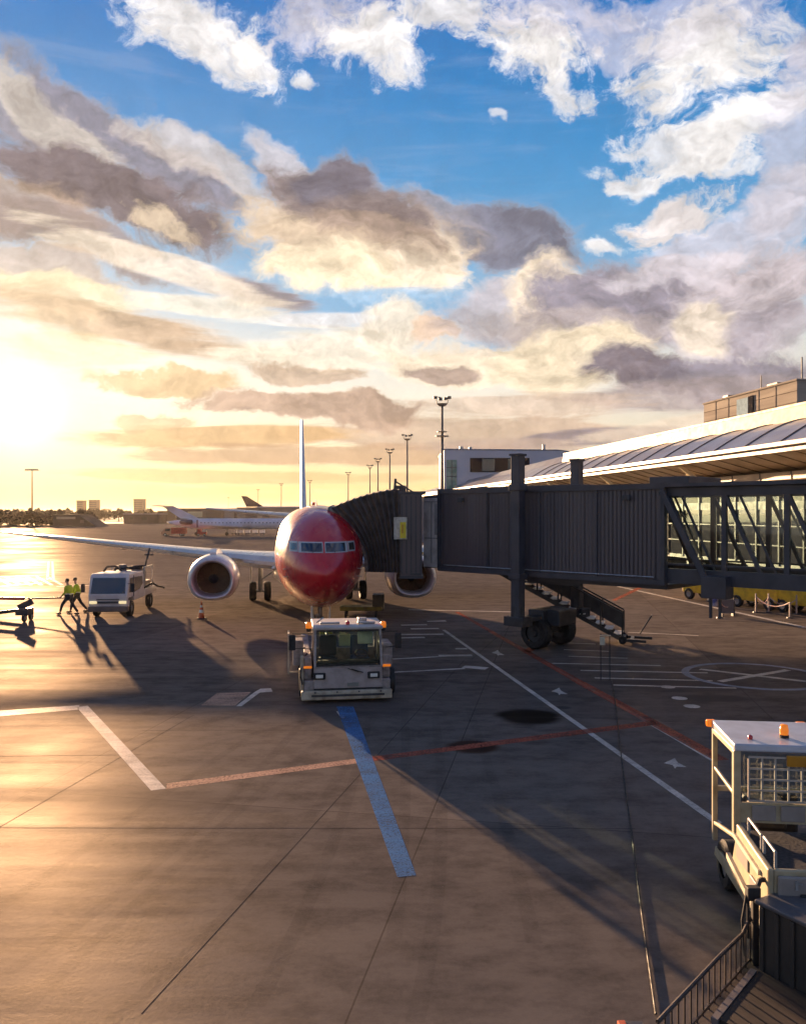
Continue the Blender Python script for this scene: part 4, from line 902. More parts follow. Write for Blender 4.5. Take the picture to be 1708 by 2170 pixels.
fp = MB().prism([(.16,.38),(.2,1.0),(.3,1.0),(.3,.38)],-.93,.97).build('front_panel', mat('tug_front_paint', (.33,.285,.28), .4, c2=(.22,.185,.175), scale=3.5, coat=.2, det=9), tug, bevel=.03)
MB().bar((.0,.14,.97),(.3,.165,.86),.02,.02).bar((.1,.16,.95),(.42,.16,.84),.05,.02).build('wiper', m_black, fp)
for x in (-.78, .72):
    hb = MB().box(x-.17,x+.17,.12,.2,.66,.86).build('headlight', m_black, fp, bevel=.03)
    MB().box(x-.1,x+.1,.1,.13,.71,.81).build('lens', m_lamp, hb, bevel=.02)
cab_ = MB()
for x in (-.93, .97):
    s = 1 if x > 0 else -1
    cab_.bar((x-s*.03,.2,1.0),(x-s*.05,.42,2.08),.07,.09); cab_.bar((x-s*.03,1.85,1.0),(x-s*.05,1.8,2.08),.08,.1); cab_.box(min(x,x-s*.05),max(x,x-s*.05),.25,1.85,.6,1.05)
    cab_.bar((x-s*.04,1.05,1.0),(x-s*.05,1.08,2.08),.05,.05)
cab_.box(-.93,.97,1.8,1.88,.6,1.3).bar((-.93,.22,1.02),(.97,.22,1.02),.06,.07).bar((-.9,.42,2.06),(.94,.42,2.06),.06,.07)
cf = cab_.build('cab_frame', m_tug, tug, bevel=.012)
MB().prism([(.36,2.06),(.34,2.15),(.5,2.2),(1.9,2.2),(1.95,2.08)],-.96,1.0).build('roof', mat('tug_roof_paint', (.5,.46,.45), .45, c2=(.4,.36,.34)), tug, bevel=.03)
ws_ = MB().quad((-.87,.235,1.06),(.91,.235,1.06),(.89,.42,2.04),(-.85,.42,2.04)).build('windscreen', glassmat('windscreen_glass', (.42,.52,.5), .0, ior=1.22), tug)
MB().bar((-.88,.215,1.05),(.92,.215,1.05),.05,.05).bar((-.88,.225,1.06),(-.86,.41,2.04),.05,.04).bar((.92,.225,1.06),(.9,.41,2.04),.05,.04).bar((-.86,.405,2.03),(.9,.405,2.03),.05,.05).build('screen_seal', m_black, ws_)
MB().quad((-.8,1.82,1.32),(.85,1.82,1.32),(.85,1.82,2.02),(-.8,1.82,2.02)).build('rear_window', m_glass, tug)
for x, mm_ in ((-.5, m_dark), (.42, m_blue)):
    seat = MB().box(x-.27,x+.27,.95,1.45,1.0,1.15).build('seat', mm_, tug, bevel=.05); MB().box(x-.26,x+.26,1.4,1.55,1.12,1.75).build('backrest', mm_, seat, bevel=.06)
MB().box(-.85,.9,.35,.65,.98,1.16).build('dashboard', m_black, tug, bevel=.05)
MB().lathe([(.17,0),(.19,.02),(.17,.04)], (.42,.72,1.28), (0,-.5,.8), 20).build('steering_wheel', m_black, tug)
MB().box(.3,.72,.5,.53,1.62,1.98).build('sun_visor', mat('pale_visor', (.55,.62,.5), .6, var=.2), tug, bevel=.01)
MB().box(-.2,.12,.9,.94,1.5,1.85).build('notice_board', mat('pale_green_board', (.4,.46,.34), .6), tug, bevel=.01)
for x, y in ((-1.07,.55), (1.02,.45)):
    bs = MB().cyl((x,y,2.0),(x,y,2.1),.05,.07).bar((x*.86,y,2.06),(x,y,2.05),.04).build('beacon', m_black, tug)
    MB().lathe([(.075,0),(.08,.08),(.07,.17),(.0,.19)], (x,y,2.1), (0,0,1), 16).build('beacon_lens', m_orange, bs, smooth=True)
MB().lathe([(.055,0),(.06,.07),(.0,.12)], (.02,.5,2.2), (0,0,1), 14).build('red_lamp', m_redl, tug, smooth=True)
for x0, x1 in ((-.75,-.2),(.3,.8)): MB().box(x0,x1,.5,.62,2.21,2.27).build('work_light', m_steel, tug, bevel=.02)
MB().box(.35,.6,.9,1.2,2.2,2.32).bar((-.85,.6,2.25),(-.65,.6,2.4),.04).build('roof_box', m_steel, tug, bevel=.02)
for x, s in ((-1.52,-1), (1.42,1)):
    a = MB().bar((s*.96,.5,1.95),(x,.35,1.98 if s < 0 else 2.0),.025).bar((s*.96,.5,1.5),(x,.35,1.55),.02).build('mirror_arm', m_black, tug)
    MB().box(x-.09,x+.09,.28,.34,1.5,1.95).build('mirror', m_black, a, bevel=.03)
ld = MB()
for y in (.9, 1.5): ld.bar((-1.62,y,.7),(-1.62,y,1.9),.05)
for z in (.75,1.1,1.45,1.85): ld.bar((-1.62,.9,z),(-1.62,1.5,z),.05); 
for z in (.75,1.45,1.8): ld.bar((-1.62,.9,z),(-1.15,1.0,z),.045)
ld.build('side_rail', m_tugd, tug)
MB().tube([(-1.24,.3,.5),(-1.3,.25,.8),(-1.28,.5,1.1),(-1.1,.9,1.3)], .022, 6).build('hydraulic_hose', m_black, tug, smooth=2)
for x in (-.9,-.3,.3,.9): MB().box(x-.02,x+.02,.0,.05,.3,.34).build('bumper_bolt', m_dark, bm_)
MB().box(-.02,.3,.13,.17,.45,.55).build('number_plate', mat('plate_grey', (.2,.2,.18), .5), fp)
MB().box(-.93,.97,.14,.2,.36,.4).build('scuff_strip', m_black, fp)
for x in (-1.1,1.1): MB().box(x-.12,x+.12,.36,.4,.95,1.02).build('side_lamp', m_orange, tug, bevel=.01)
MB().box(-1.5,-1.2,.8,1.6,.95,1.7).build('side_locker', m_tug, tug, bevel=.03); MB().box(-1.3,-1.2,.35,.7,.3,1.3).build('mudguard', m_tugd, tug, bevel=.03)
MB().box(.95,1.28,.45,1.4,.9,1.62).build('fuel_tank', m_tug, tug, bevel=.06)
for x in (-1.15, 1.2):
    for y in (.95, 4.3): wheel(tug, x, y, .44, .34)
tb = thing('tow_bar', 'dark tow bar linking the tug to the jet nose wheels', 'tow bar', (-2.4,28.0,0), R(8))
MB().cyl((0,0,.55),(0,4.9,.45),.06).build('bar', m_dark, tb); MB().box(-.25,.25,4.8,4.95,.35,.55).build('head', m_yellow, tb, bevel=.02)
for q in (-.3,.3): wheel(tb, q, 2.2, .2, .12)
# ------------------------------------------------------------------ white cab-over service truck with lift rack
tk = thing('service_truck', 'white cab over truck carrying pipework, standing under the left wing', 'truck', (-14.6,40.6,0), R(3.5))
m_tk = mat('truck_white', (.58,.53,.53), .35, c2=(.5,.44,.44), coat=.3, scale=1.5)
cabp = [(.06,.55),(0,1.15),(.32,2.05),(.45,2.18),(3.0,2.16),(3.25,1.98),(3.35,.75),(1.35,.75),(1.2,.95),(.75,.98),(.5,.8),(.42,.5)]
tc_ = MB().prism(cabp, -.95, .95).build('cab', m_tk, tk, bevel=.05)
MB().quad((-.84,.0,1.22),(.84,.0,1.22),(.8,.272,1.99),(-.8,.272,1.99)).build('windscreen', m_glassdark, tc_)
for s in (-1, 1):
    x = s*.962
    MB().quad((x,.3,1.25),(x,1.05,1.2),(x,1.05,1.95),(x,.5,1.95)).build('side_window', m_glassdark, tc_)
    MB().quad((x,1.28,1.2),(x,1.28,1.95),(x,2.85,1.9),(x,3.0,1.5),(x,2.3,1.25)).build('side_window', m_glassdark, tc_)
    MB().box(x-.015,x+.015,1.14,1.17,.98,2.05).build('door_gap', m_dark, tc_)
    MB().box(x-.01,x+.01,.22,.62,.86,1.0).build('side_badge_panel', m_dark, tc_)
    MB().box(s*.72-.18,s*.72+.18,-.02,.06,.72,.86).build('headlight', mat('lit_headlight', (.8,.7,.5), .2, emit=(1,.8,.4), es=.2), tc_, bevel=.02)
    mr_ = MB().bar((s*.95,.15,1.7),(s*1.2,.0,1.72),.025).build('mirror_arm', m_black, tc_); MB().box(s*1.2-.1,s*1.2+.1,-.03,.03,1.3,1.72).build('mirror', m_black, mr_, bevel=.03)
MB().box(-.5,.5,-.01,.05,.74,.84).box(-.55,.55,-.02,.03,.92,.96).build('grille', m_dark, tc_)
MB().box(-.97,.97,-.06,.3,.32,.6).build('bumper', mat('dark_bumper', (.13,.1,.09), .6), tk, bevel=.05)
MB().box(-.35,.35,.3,6.0,.55,.75).build('chassis', m_dark, tk)
bd_ = MB().box(-.95,.95,3.4,6.0,.78,.98).box(.9,.96,3.4,6.0,.98,1.15).box(-.96,-.9,3.4,6.0,.98,1.15).build('body', m_tk, tk, bevel=.02)
MB().box(-.8,.8,3.5,4.3,.95,2.1).cyl((-.3,3.8,2.1),(-.3,3.8,2.45),.2).cyl((.4,4.0,2.1),(.4,4.0,2.35),.3).box(-.8,.75,4.0,5.6,.95,1.5).build('pump_unit', mat('machinery_grey', (.16,.13,.12), .5, .3, c2=(.3,.28,.26), scale=4), tk, bevel=.03)
pr = MB(); pr.tube([(-.9,2.2,2.1),(-.7,2.3,2.42),(-.3,2.4,2.44),(0,2.5,2.2)], .05); pr.tube([(.0,2.6,2.3),(.5,3.2,2.36),(.75,4,2.36)], .05); pr.tube([(-.6,3.4,1.9),(-.6,3.4,2.25),(.7,3.5,2.25)], .05)
pr.build('hose', m_black, tk); pr = MB(); pr.tube([(.9,3.6,1.2),(1.15,4.3,1.4),(1.2,5.2,1.15),(1.25,6.2,1.0),(1.2,6.8,.9)], .05); pr.build('hose', m_black, tk)
lm_ = MB().bar((-.85,3.7,2.0),(.85,3.7,2.0),.06).bar((-.85,5.5,2.2),(.85,5.5,2.2),.06)
for x in (-.85,.85):
    for y in (3.7,5.5): lm_.bar((x,y,.9),(x,y,2.3),.06)
    lm_.bar((x,3.7,2.3),(x,5.5,2.3),.06)
lm_.build('lift_rack', m_steel, tk)
MB().tube([(.6,4.3,2.0),(.75,4.4,2.4),(.95,4.5,3.3)], .05).box(.7,1.1,4.3,4.7,2.9,2.98).build('fuel_arm', m_dark, tk)
for x in (-.82, .82):
    for y in (.98, 4.9): wheel(tk, x, y, .4, .25)
# ------------------------------------------------------------------ small apron things
m_cone = mat('orange_cone_plastic', (.55,.10,.03), .5, var=.1)
cn = thing('traffic_cone', 'orange cone with pale bands standing before the left engine', 'traffic cone', G(427,1311))
cb_ = MB().cyl((0,0,.04),(0,0,.86),.15,.025,16).build('cone', m_cone, cn, smooth=2); MB().box(-.21,.21,-.21,.21,0,.04).build('base', m_black, cn, bevel=.01)
MB().cyl((0,0,.3),(0,0,.44),.122,.097,16).build('band', m_lamp, cb_); MB().cyl((0,0,.56),(0,0,.66),.078,.063,16).build('band', m_lamp, cb_)
def towbar(name, label, a, b, c1, c2):
    t = thing(name, label, 'tow bar', a); d = b-a
    MB().cyl((0,0,.62),(d.x*.5,d.y*.5,.7),.09).build('bar', c1, t); MB().cyl((d.x*.5,d.y*.5,.7),(d.x,d.y,.86),.04).build('handle', c2, t)
    return t
p0 = Vector((-22.6,44.4,0)); p1 = Vector((pa.x-.3, pa.y+.1, 0))
t1 = towbar('tow_bar', 'long red tow bar held by the left walking worker', p0, p1, m_red, m_dark)
a1 = MB().box(-.1,.1,-.4,.4,.2,.32).box(-.06,.06,-.06,.06,.3,.6).build('axle', m_dark, t1)
for q in (-.42,.42): wheel(t1, 0, q, .24, .14)
t2 = thing('equipment_dolly', 'low dark dolly with small wheels at the left edge, below the red tow bar', 'dolly', G(52,1316))
MB().bar((0,0,.55),(-3.2,-.5,.18),.12,.16).box(-.3,.3,-.35,.35,.3,.62).bar((-.3,0,.62),(.35,.1,.95),.1,.3).build('frame', m_dark, t2, bevel=.02)
for q in (-.35,.35): wheel(t2, .15, q, .2, .12)
gp = thing('ground_power_cart', 'low yellow cart with upright dark box, right of the jet nose wheels', 'power cart', G(772,1307))
MB().box(-1.2,.9,-.5,.5,.35,.55).build('cart_bed', mat('olive_yellow_paint', (.2,.16,.02), .5, c2=(.12,.09,.02)), gp, bevel=.03)
MB().box(.42,1.0,-.4,.4,.35,1.15).build('power_box', mat('dark_olive', (.04,.04,.028), .5), gp, bevel=.03)
for x in (-.9,.6):
    for y in (-.45,.45): wheel(gp, x, y, .17, .1)
chk = thing('wheel_chock', 'small yellow chock beside the jet nose wheels', 'chock', G(664,1330)); MB().prism([(-.1,0),(.1,0),(.0,.16)],-.25,.25).build('wedge', m_yellow, chk, bevel=.01); MB().cyl((0,0,.1),(0,0,1.0),.03).build('flag_post', m_cream, chk)
# cable on the ground and two legged stand
cpt = [(1296,1440),(1304,1490),(1314,1580),(1326,1680),(1338,1760),(1350,1860),(1362,1950),(1376,2050),(1390,2150)]
mb = MB(); mb.tube([G(x, y, .02) for x, y in cpt], .012, 6); tag(mb.build('cable', m_black), 'thin black cable lying across the shaded apron toward the viewer', 'cable')
ts = thing('marker_stand', 'slim stand on two thin dark legs below the bridge stair', 'stand', G(1282,1442))
for x in (-.13,.15): MB().bar((x,0,0),(x,.02,1.45),.025).build('leg', m_black, ts)
MB().bar((-.16,0,1.4),(.18,.0,1.4),.03).box(-.16,.0,-.02,.02,1.1,1.35).build('top_plate', m_cream, ts)
# ------------------------------------------------------------------ baggage tow tractor, cropped at the right
tr = thing('baggage_tractor', 'cream tow tractor with guarded rear window and amber roof beacon, cut by the right edge', 'tow tractor', (4.2,9.45,0), R(-6.4))
Wd = 1.75
m_tr = mat('tractor_cream', (.42,.36,.24), .5, c2=(.27,.22,.13), scale=3.5, bump=.08)
m_trs = mat('tractor_grey', (.28,.25,.23), .5, c2=(.2,.175,.16), scale=3)
bdy = MB().prism([(0,.28),(0,1.1),(.5,1.12),(1.25,1.16),(1.3,.95),(1.5,.5),(2.3,.45),(2.35,.3)],0,.07).box(.07,Wd,.0,.06,.5,1.1).prism([(0,.28),(0,1.1),(1.25,1.16),(2.35,.5),(2.35,.3)],Wd,Wd+.07).build('body', m_tr, tr, bevel=.02)
MB().box(.07,Wd,.06,1.3,1.0,1.06).build('deck', mat('deck_rubber', (.03,.028,.03), .75, bump=.3, scale=25), tr, bevel=.01)
rfc = MB().box(.1,Wd-.05,-.05,.0,.52,1.04).build('rear_face', m_trs, tr, bevel=.02)
MB().box(.33,.5,-.09,-.05,.68,.86).build('rear_light', m_black, rfc, bevel=.02); MB().box(.06,.19,-.12,-.02,.5,.64).build('red_lamp', m_redl, rfc, bevel=.01)
MB().box(.62,1.3,-.08,-.05,.55,.98).build('rear_hatch', m_dark, rfc, bevel=.02)
MB().box(.15,.65,-.14,-.04,.28,.5).box(.25,.5,-.4,-.1,.36,.44).cyl((.4,-.35,.3),(.4,-.35,.55),.04).build('hitch', m_black, rfc, bevel=.01)
MB().bar((.2,-.02,.97),(.36,-.06,.97),.02).box(.28,.31,-.07,-.05,.9,1.0).build('handle', m_steel, rfc)
for y0, y1 in ((.55,1.05),(.05,.45)): MB().tube([(.1,y0,1.1),(.1,y0,1.28),(.1,y1,1.3),(.1,y1,1.1)], .018, 6).build('grab_rail', mat('worn_rail', (.3,.3,.3), .6, .2), tr)
MB().box(-.03,.0,.35,.6,.62,.78).box(-.02,.0,.7,1.2,.75,1.0).build('side_locker', m_trs, bdy, bevel=.01)
MB().bar((-.02,.1,.4),(-.02,1.55,.62),.05,.08).bar((-.02,.25,.95),(-.02,1.3,1.0),.03,.06).build('side_step', m_cream, bdy)
cfm = MB()
for x in (.02, Wd): 
    cfm.bar((x,1.32,1.0),(x,1.32,2.1),.09,.1); cfm.bar((x,2.38,.5),(x,2.38,2.1),.07,.07); cfm.bar((x,1.32,2.08),(x,2.38,2.08),.08,.08); cfm.bar((x,1.4,1.5),(x,2.38,1.55),.04,.05); cfm.bar((x,1.34,.95),(x,2.38,.75),.05,.05)
cfm.bar((0,2.38,2.08),(Wd,2.38,2.08),.07,.07).bar((0,2.38,1.25),(Wd,2.38,1.25),.07,.07).box(.0,Wd,1.28,1.34,1.16,1.42).build('cab_frame', m_tr, tr, bevel=.012)
MB().box(.55,1.15,2.3,2.4,.5,1.2).box(.3,.8,1.7,2.1,.9,1.3).build('seat', m_black, tr, bevel=.05)
MB().prism([(1.24,2.1),(1.26,2.19),(2.42,2.22),(2.44,2.1)],-.02,Wd+.02).build('roof', mat('tractor_roof', (.42,.44,.5), .35, c2=(.34,.34,.38), coat=.3), tr, bevel=.02)
gd = MB()
for k in range(10): gd.bar((.16+k*.165,1.26,1.46),(.16+k*.165,1.26,2.03),.022)
for z in (1.46,1.6,1.74,1.88,2.03): gd.bar((.16,1.255,z),(1.65,1.255,z),.022)
gd.build('window_guard', mat('guard_cream', (.42,.37,.32), .5), tr)
MB().box(.62,1.15,1.2,1.24,1.93,2.07).build('amber_plate', mat('amber_board', (.45,.2,.01), .45), tr, bevel=.01)
for k in range(4): MB().box(.2+k*.36,.2+k*.36+.3,1.25,1.28,1.2,1.4).build('vent_panel', m_trs, tr, bevel=.01)
MB().quad((.1,1.36,1.45),(Wd,1.36,1.45),(Wd,1.36,2.05),(.1,1.36,2.05)).build('rear_window', m_glass, tr)
bs = MB().cyl((.72,1.62,2.2),(.72,1.62,2.24),.06).build('beacon', m_black, tr); MB().lathe([(.055,0),(.058,.06),(.045,.13),(0,.14)], (.72,1.62,2.24), (0,0,1), 16).build('beacon_lens', m_orange, bs, smooth=True)
MB().lathe([(.03,0),(.03,.04),(0,.06)], (.25,1.5,2.2), (0,0,1), 12).build('red_lamp', m_redl, tr, smooth=True)
for x in (-.04, 1.2): MB().box(x-.05,x+.08,2.38,2.46,2.12,2.22).build('marker_lamp', m_orange, tr, bevel=.02)
MB().box(.13,.24,1.27,1.3,2.12,2.16).build('roof_socket', m_black, tr)
for x in (.12, Wd-.1):
    wheel(tr, x, 1.95, .33, .22); wheel(tr, x, .35, .33, .22)
# ------------------------------------------------------------------ guard rail, ribbed container, ramp
q0, q1 = G(1476,2170), G(1590,2040); dr_ = (q1-q0).normalized(); qs = q0-dr_*.9
gr_ = thing('guard_rail', 'low dark guard rail with thin balusters in the bottom right corner', 'railing', qs)
m_rail = mat('rail_brown_steel', (.07,.055,.05), .45, .3, var=.2, scale=8)
ln = (q1-qs).length
MB().tube([Vector((0,0,.03))*1, dr_*ln*.52+Vector((0,0,.42)), dr_*(ln*.86)+Vector((0,0,.45)), dr_*(ln)+Vector((0,0,.53))] if 0 else [Vector((0,0,.43)), dr_*ln*.62+Vector((0,0,.44)), dr_*(ln*.9)+Vector((0,0,.42)), dr_*ln+Vector((0,0,.52))], .022, 8).build('top_rail', m_rail, gr_, smooth=2)
MB().bar(Vector((0,0,.05)), dr_*ln+Vector((0,0,.05)), .03, .035).build('bottom_rail', m_rail, gr_)
for k in range(17): p = dr_*ln*k/16; MB().bar(p, p+Vector((0,0,.43)), .016).build('baluster', m_rail, gr_)
ps = G(1600,2045); pt = thing('service_post', 'dark post with clipped hoses between the guard rail and the ribbed container', 'post', ps)
MB().bar((0,0,0),(0,0,.85),.07).bar((-.08,0,.3),(-.08,0,.82),.03).box(-.1,.05,-.05,.05,.75,.9).build('post', m_black, pt, bevel=.01)
MB().tube([(0,0,.82),(.1,.1,.93),(.3,.1,.94),(.4,.05,.85)], .03, 8).tube([(-.12,0,.1),(-.14,.02,.5),(-.1,0,.8)], .015, 6).build('hose', m_black, pt, smooth=2)
c0, c1 = G(1609,2062), G(1708,2117); cd = (c1-c0).normalized(); ca_ = math.atan2(cd.y, cd.x)
ct = thing('ribbed_container', 'low dark ribbed steel container behind the guard rail, cut by the right edge', 'container', c0, ca_)
m_ct = mat('container_steel', (.055,.05,.045), .5, .2, c2=(.035,.032,.03), scale=3, stretch=(1,1,.3))
cc_ = MB().box(0,1.6,0,.9,.0,.78).build('body', m_ct, ct, bevel=.01)
for k in range(9): MB().box(.02+k*.19,.07+k*.19,-.03,-.001,.0,.76).build('rib', m_ct, cc_, bevel=.008)
MB().box(-.03,1.63,-.05,.93,.78,.83).build('lid', mat('lid_grey', (.1,.1,.11), .4, .2), ct, bevel=.015)
e0, e1, e2 = G(1526,2172), G(1609,2066), G(1712,2121)
rm = MB().add([(*e0.xy,0),(*e1.xy,0),(*e2.xy,0),(6.5,7.2,0),(4.2,7.2,0),(*e0.xy,.05),(*e1.xy,.05),(*e2.xy,.05),(6.5,7.2,.05),(4.2,7.2,.05)], [(5,6,7,8,9),(0,1,6,5),(1,2,7,6),(2,3,8,7),(3,4,9,8),(4,0,5,9)]).build('plinth', mat('brown_plinth', (.05,.032,.022), .8, var=.2, scale=2)); structure(rm)
MB_ = MB().bar(e0+Vector((0,0,.03))-Vector((.06,0,0)), e1+Vector((0,0,.03))-Vector((.06,0,0)), .07, .06); structure(MB_.build('kerb', mat('kerb_stone', (.14,.12,.12), .7)))
ob = thing('lamp_chock', 'small orange and dark block at the bottom edge, left of the guard rail', 'chock', G(1328,2188)); ob.scale = (.8,.8,.8); MB().box(-.1,.0,-.08,.08,0,.1).build('orange_end', m_cone, ob, bevel=.01); MB().box(.0,.22,-.08,.08,0,.09).build('block', m_dark, ob, bevel=.01)
# ------------------------------------------------------------------ yellow vehicles, chain barrier and bollards by the terminal
def yellow_vehicle(x, y, label, kind, rz=R(-60)):
    t = thing('yellow_tractor', label, 'ground vehicle', G(x, y), rz, 'yellow ground vehicles by the terminal')
    MB().box(-1.5,1.5,-.7,.7,.42,1.3).box(.2,1.5,-.68,.68,1.3,1.5).build('body', m_yellow, t, bevel=.06)
    cb2 = MB()
    for a in (-1.3,-.2):
        for b_ in (-.62,.62): cb2.bar((a,b_,1.0),(a,b_,1.9),.07)
    cb2.box(-1.4,-.1,-.7,.7,1.88,1.96).build('canopy', m_yellow, t, bevel=.02)
    MB().box(-.9,-.45,-.4,.4,1.0,1.5).build('seat', m_black, t, bevel=.04)
    MB().box(1.5,1.6,-.65,.65,.4,.7).build('bumper', m_black, t, bevel=.02)
    for a in (-1.0,1.0):
        for b_ in (-.62,.62): wheel(t, a, b_, .34, .24, 'y')
    return t
yellow_vehicle(1505,1272,'yellow apron vehicle seen under the bridge, leftmost of three',0)
yellow_vehicle(1612,1289,'middle yellow apron vehicle under the bridge, nose towards the chain barrier',1)
yellow_vehicle(1712,1300,'yellow apron vehicle under the bridge at the right picture edge',2)
posts = [(1541,1274),(1602,1298),(1629,1298),(1674,1310),(1688,1302),(1525,1310),(1556,1303),(1501,1274)]
pl = ['pale bollard under the bridge, tallest and whitest, left of the yellow vehicles','thin pink chain post left of the middle yellow vehicle','thin pale chain post before the nose of the middle yellow vehicle','nearest pale chain post, hanging chain on its left','chain post beside the yellow vehicle at the right edge','short red and white post left of the grey barrier panel','dark thin post at the right edge of the grey barrier panel','short white bollard beside the bridge roller bracket']
for (x, y), lb_ in zip(posts, pl):
    t = thing('barrier_post', lb_, 'post', G(x, y), 0, 'posts of the chain barrier by the terminal')
    hh = 1.0 if (x, y) != (1674,1310) else .75
    k = m_dark if x == 1556 else (m_lamp if x in (1541,1501) else mat('pinkish_post', (.4,.3,.27), .5))
    MB().cyl((0,0,.04),(0,0,hh),.045,.04,10).build('pole', k, t); MB().cyl((0,0,0),(0,0,.05),.16,.14,14).build('foot', m_dark, t)
def chain(a, b, label):
    a, b = G(*a)+Vector((0,0,.85)), G(*b)+Vector((0,0,.78)); pts = []
    for i in range(13): k = i/12; p = a.lerp(b, k); p.z -= .35*4*k*(1-k); pts.append(p)
    tag(MB().tube(pts, .028, 6).build('barrier_chain', mat('red_white_chain', (.45,.2,.16), .5, c2=(.6,.55,.5), scale=9)), label, 'chain', 'chains of the barrier by the terminal')
chain((1602,1298),(1629,1298),'pink chain between the two posts left of the middle yellow vehicle'); chain((1629,1298),(1688,1302),'sagging pink chain in front of the middle yellow vehicle')
chain((1602,1298),(1674,1310),'longest pink chain, running to the nearest pale post'); chain((1525,1310),(1556,1303),'short pink chain over the grey barrier panel')
bpn = thing('crowd_barrier', 'grey square barrier panel standing between two short posts', 'barrier', G(1541,1306)); MB().box(-.32,.32,-.03,.03,.15,.85).build('panel', mat('barrier_grey', (.14,.13,.15), .6), bpn, bevel=.01)
for x in (-.28,.28): MB().box(x-.03,x+.03,-.15,.15,0,.15).build('foot', m_dark, bpn, bevel=.01)
for x, y, lb_ in ((1513,1284,'white and blue waste bin left of the grey barrier panel'),(1595,1276,'white and blue waste bin before the middle yellow vehicle')):
    t = thing('waste_bin', lb_, 'bin', G(x, y), 0, 'white and blue bins'); MB().cyl((0,0,.0),(0,0,.62),.2,.24,14).build('body', mat('blue_bin_plastic', (.05,.08,.3), .5, c2=(.6,.62,.7), scale=2.5), t, smooth=2); MB().cyl((0,0,.62),(0,0,.7),.26,.2,14).build('lid', m_lamp, t)
# ------------------------------------------------------------------ far side of the apron
def at(x, d): return Vector(((x-854)/FF*d, d, 0))
def hgt(y, d): return CH+(1088-y)/FF*d
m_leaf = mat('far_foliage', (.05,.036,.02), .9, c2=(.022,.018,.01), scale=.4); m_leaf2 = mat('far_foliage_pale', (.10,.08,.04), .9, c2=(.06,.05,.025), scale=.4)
def wood(name, x0, x1, d0, d1, top, n, m, seed, lab):
    random.seed(seed); mb = MB()
    for i in range(n):
        k = random.random(); d = d0+(d1-d0)*random.random(); px = x0+(x1-x0)*k
        prof_ = .72+.28*(math.sin(px*.11+seed)*.5+math.sin(px*.29+seed*2)*.3+math.sin(px*.71)*.2)
        h = (hgt(top, d))*prof_*random.random()**.45; c = at(px, d); c.z = h
        a = Vector((random.uniform(-1,1), random.uniform(-1,1), random.uniform(-.6,1))).normalized(); b_ = a.cross(Vector((random.random(),random.random(),1))).normalized(); r = random.uniform(.5,1.2)
        mb.quad(c-a*r, c-b_*r*.7, c+a*r, c+b_*r*.8)
    o = mb.build(name, m); o['kind'] = 'stuff'; o['label'] = lab; return o
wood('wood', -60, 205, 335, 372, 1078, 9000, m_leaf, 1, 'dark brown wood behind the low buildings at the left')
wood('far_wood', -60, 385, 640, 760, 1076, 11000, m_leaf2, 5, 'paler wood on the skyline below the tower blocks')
def tree(x, d, top, r, lab):
    t = thing('tree', lab, 'tree', at(x, d), 0, 'rounded trees on the skyline'); h = hgt(top, d)
    tk_ = MB().cyl((0,0,0),(.1,0,h*.55),.45,.22,8).bar((0,0,h*.35),(r*.4,0,h*.65),.18).bar((0,0,h*.4),(-r*.4,.2,h*.7),.16).build('trunk', mat('bark', (.06,.045,.03), .9), t)
    mb = MB(); random.seed(int(x))
    cl = [(Vector((random.uniform(-.6,.6)*r, random.uniform(-.5,.5)*r, h*.62+random.uniform(-.25,.2)*h)), random.uniform(.35,.6)*r) for _ in range(9)]
    for i in range(1100):
        c, cr_ = random.choice(cl); v = Vector((random.gauss(0,1),random.gauss(0,1),random.gauss(0,.8))).normalized()*cr_*random.random()**.4; p = c+v; p.z = min(p.z, h)
        a = Vector((random.uniform(-1,1),random.uniform(-1,1),random.uniform(-1,1))).normalized(); b_ = a.orthogonal().normalized(); q = random.uniform(.25,.55)
        mb.quad(p-a*q, p-b_*q*.6, p+a*q, p+b_*q*.6)
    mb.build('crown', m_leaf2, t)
tree(221, 560, 1079, 6, 'rounded tree on the skyline just right of the pair of tower blocks')
tree(40, 560, 1080, 5.5, 'rounded tree on the skyline left of the lone flat headed mast')
tree(108, 560, 1081, 4.5, 'rounded tree on the skyline right of the lone flat headed mast')
tree(252, 560, 1082, 4.5, 'smaller rounded tree left of the lone square tower block')
m_tow = mat('far_concrete', (.30,.22,.13), .8, c2=(.24,.18,.11), scale=.1)
for x0, x1, y, lab in ((162,176,1062,'left one of the pair of far tower blocks over the wood'),(188,205,1061,'right one of the pair of far tower blocks over the wood'),(283,303,1059,'lone square far tower block right of the pair')):
    d = 1250; p = at((x0+x1)/2, d); t = thing('tower_block', lab, 'building', p, 0, 'tower blocks on the skyline'); w_ = (x1-x0)/FF*d; h = hgt(y, d)
    wl = MB().box(-w_/2,w_/2,0,14,0,h).build('wall', m_tow, t); MB().box(-w_/2-.3,w_/2+.3,-.3,14.3,h,h+1.2).build('roof', mat('far_roof', (.16,.12,.08), .8), t)
    mb = MB(); z = 3
    while z < h-2: mb.box(-w_/2+.8,w_/2-.8,-.12,-.02,z,z+1.2); z += 3
    mb.build('window_band', mat('far_window', (.12,.10,.07), .4), wl)
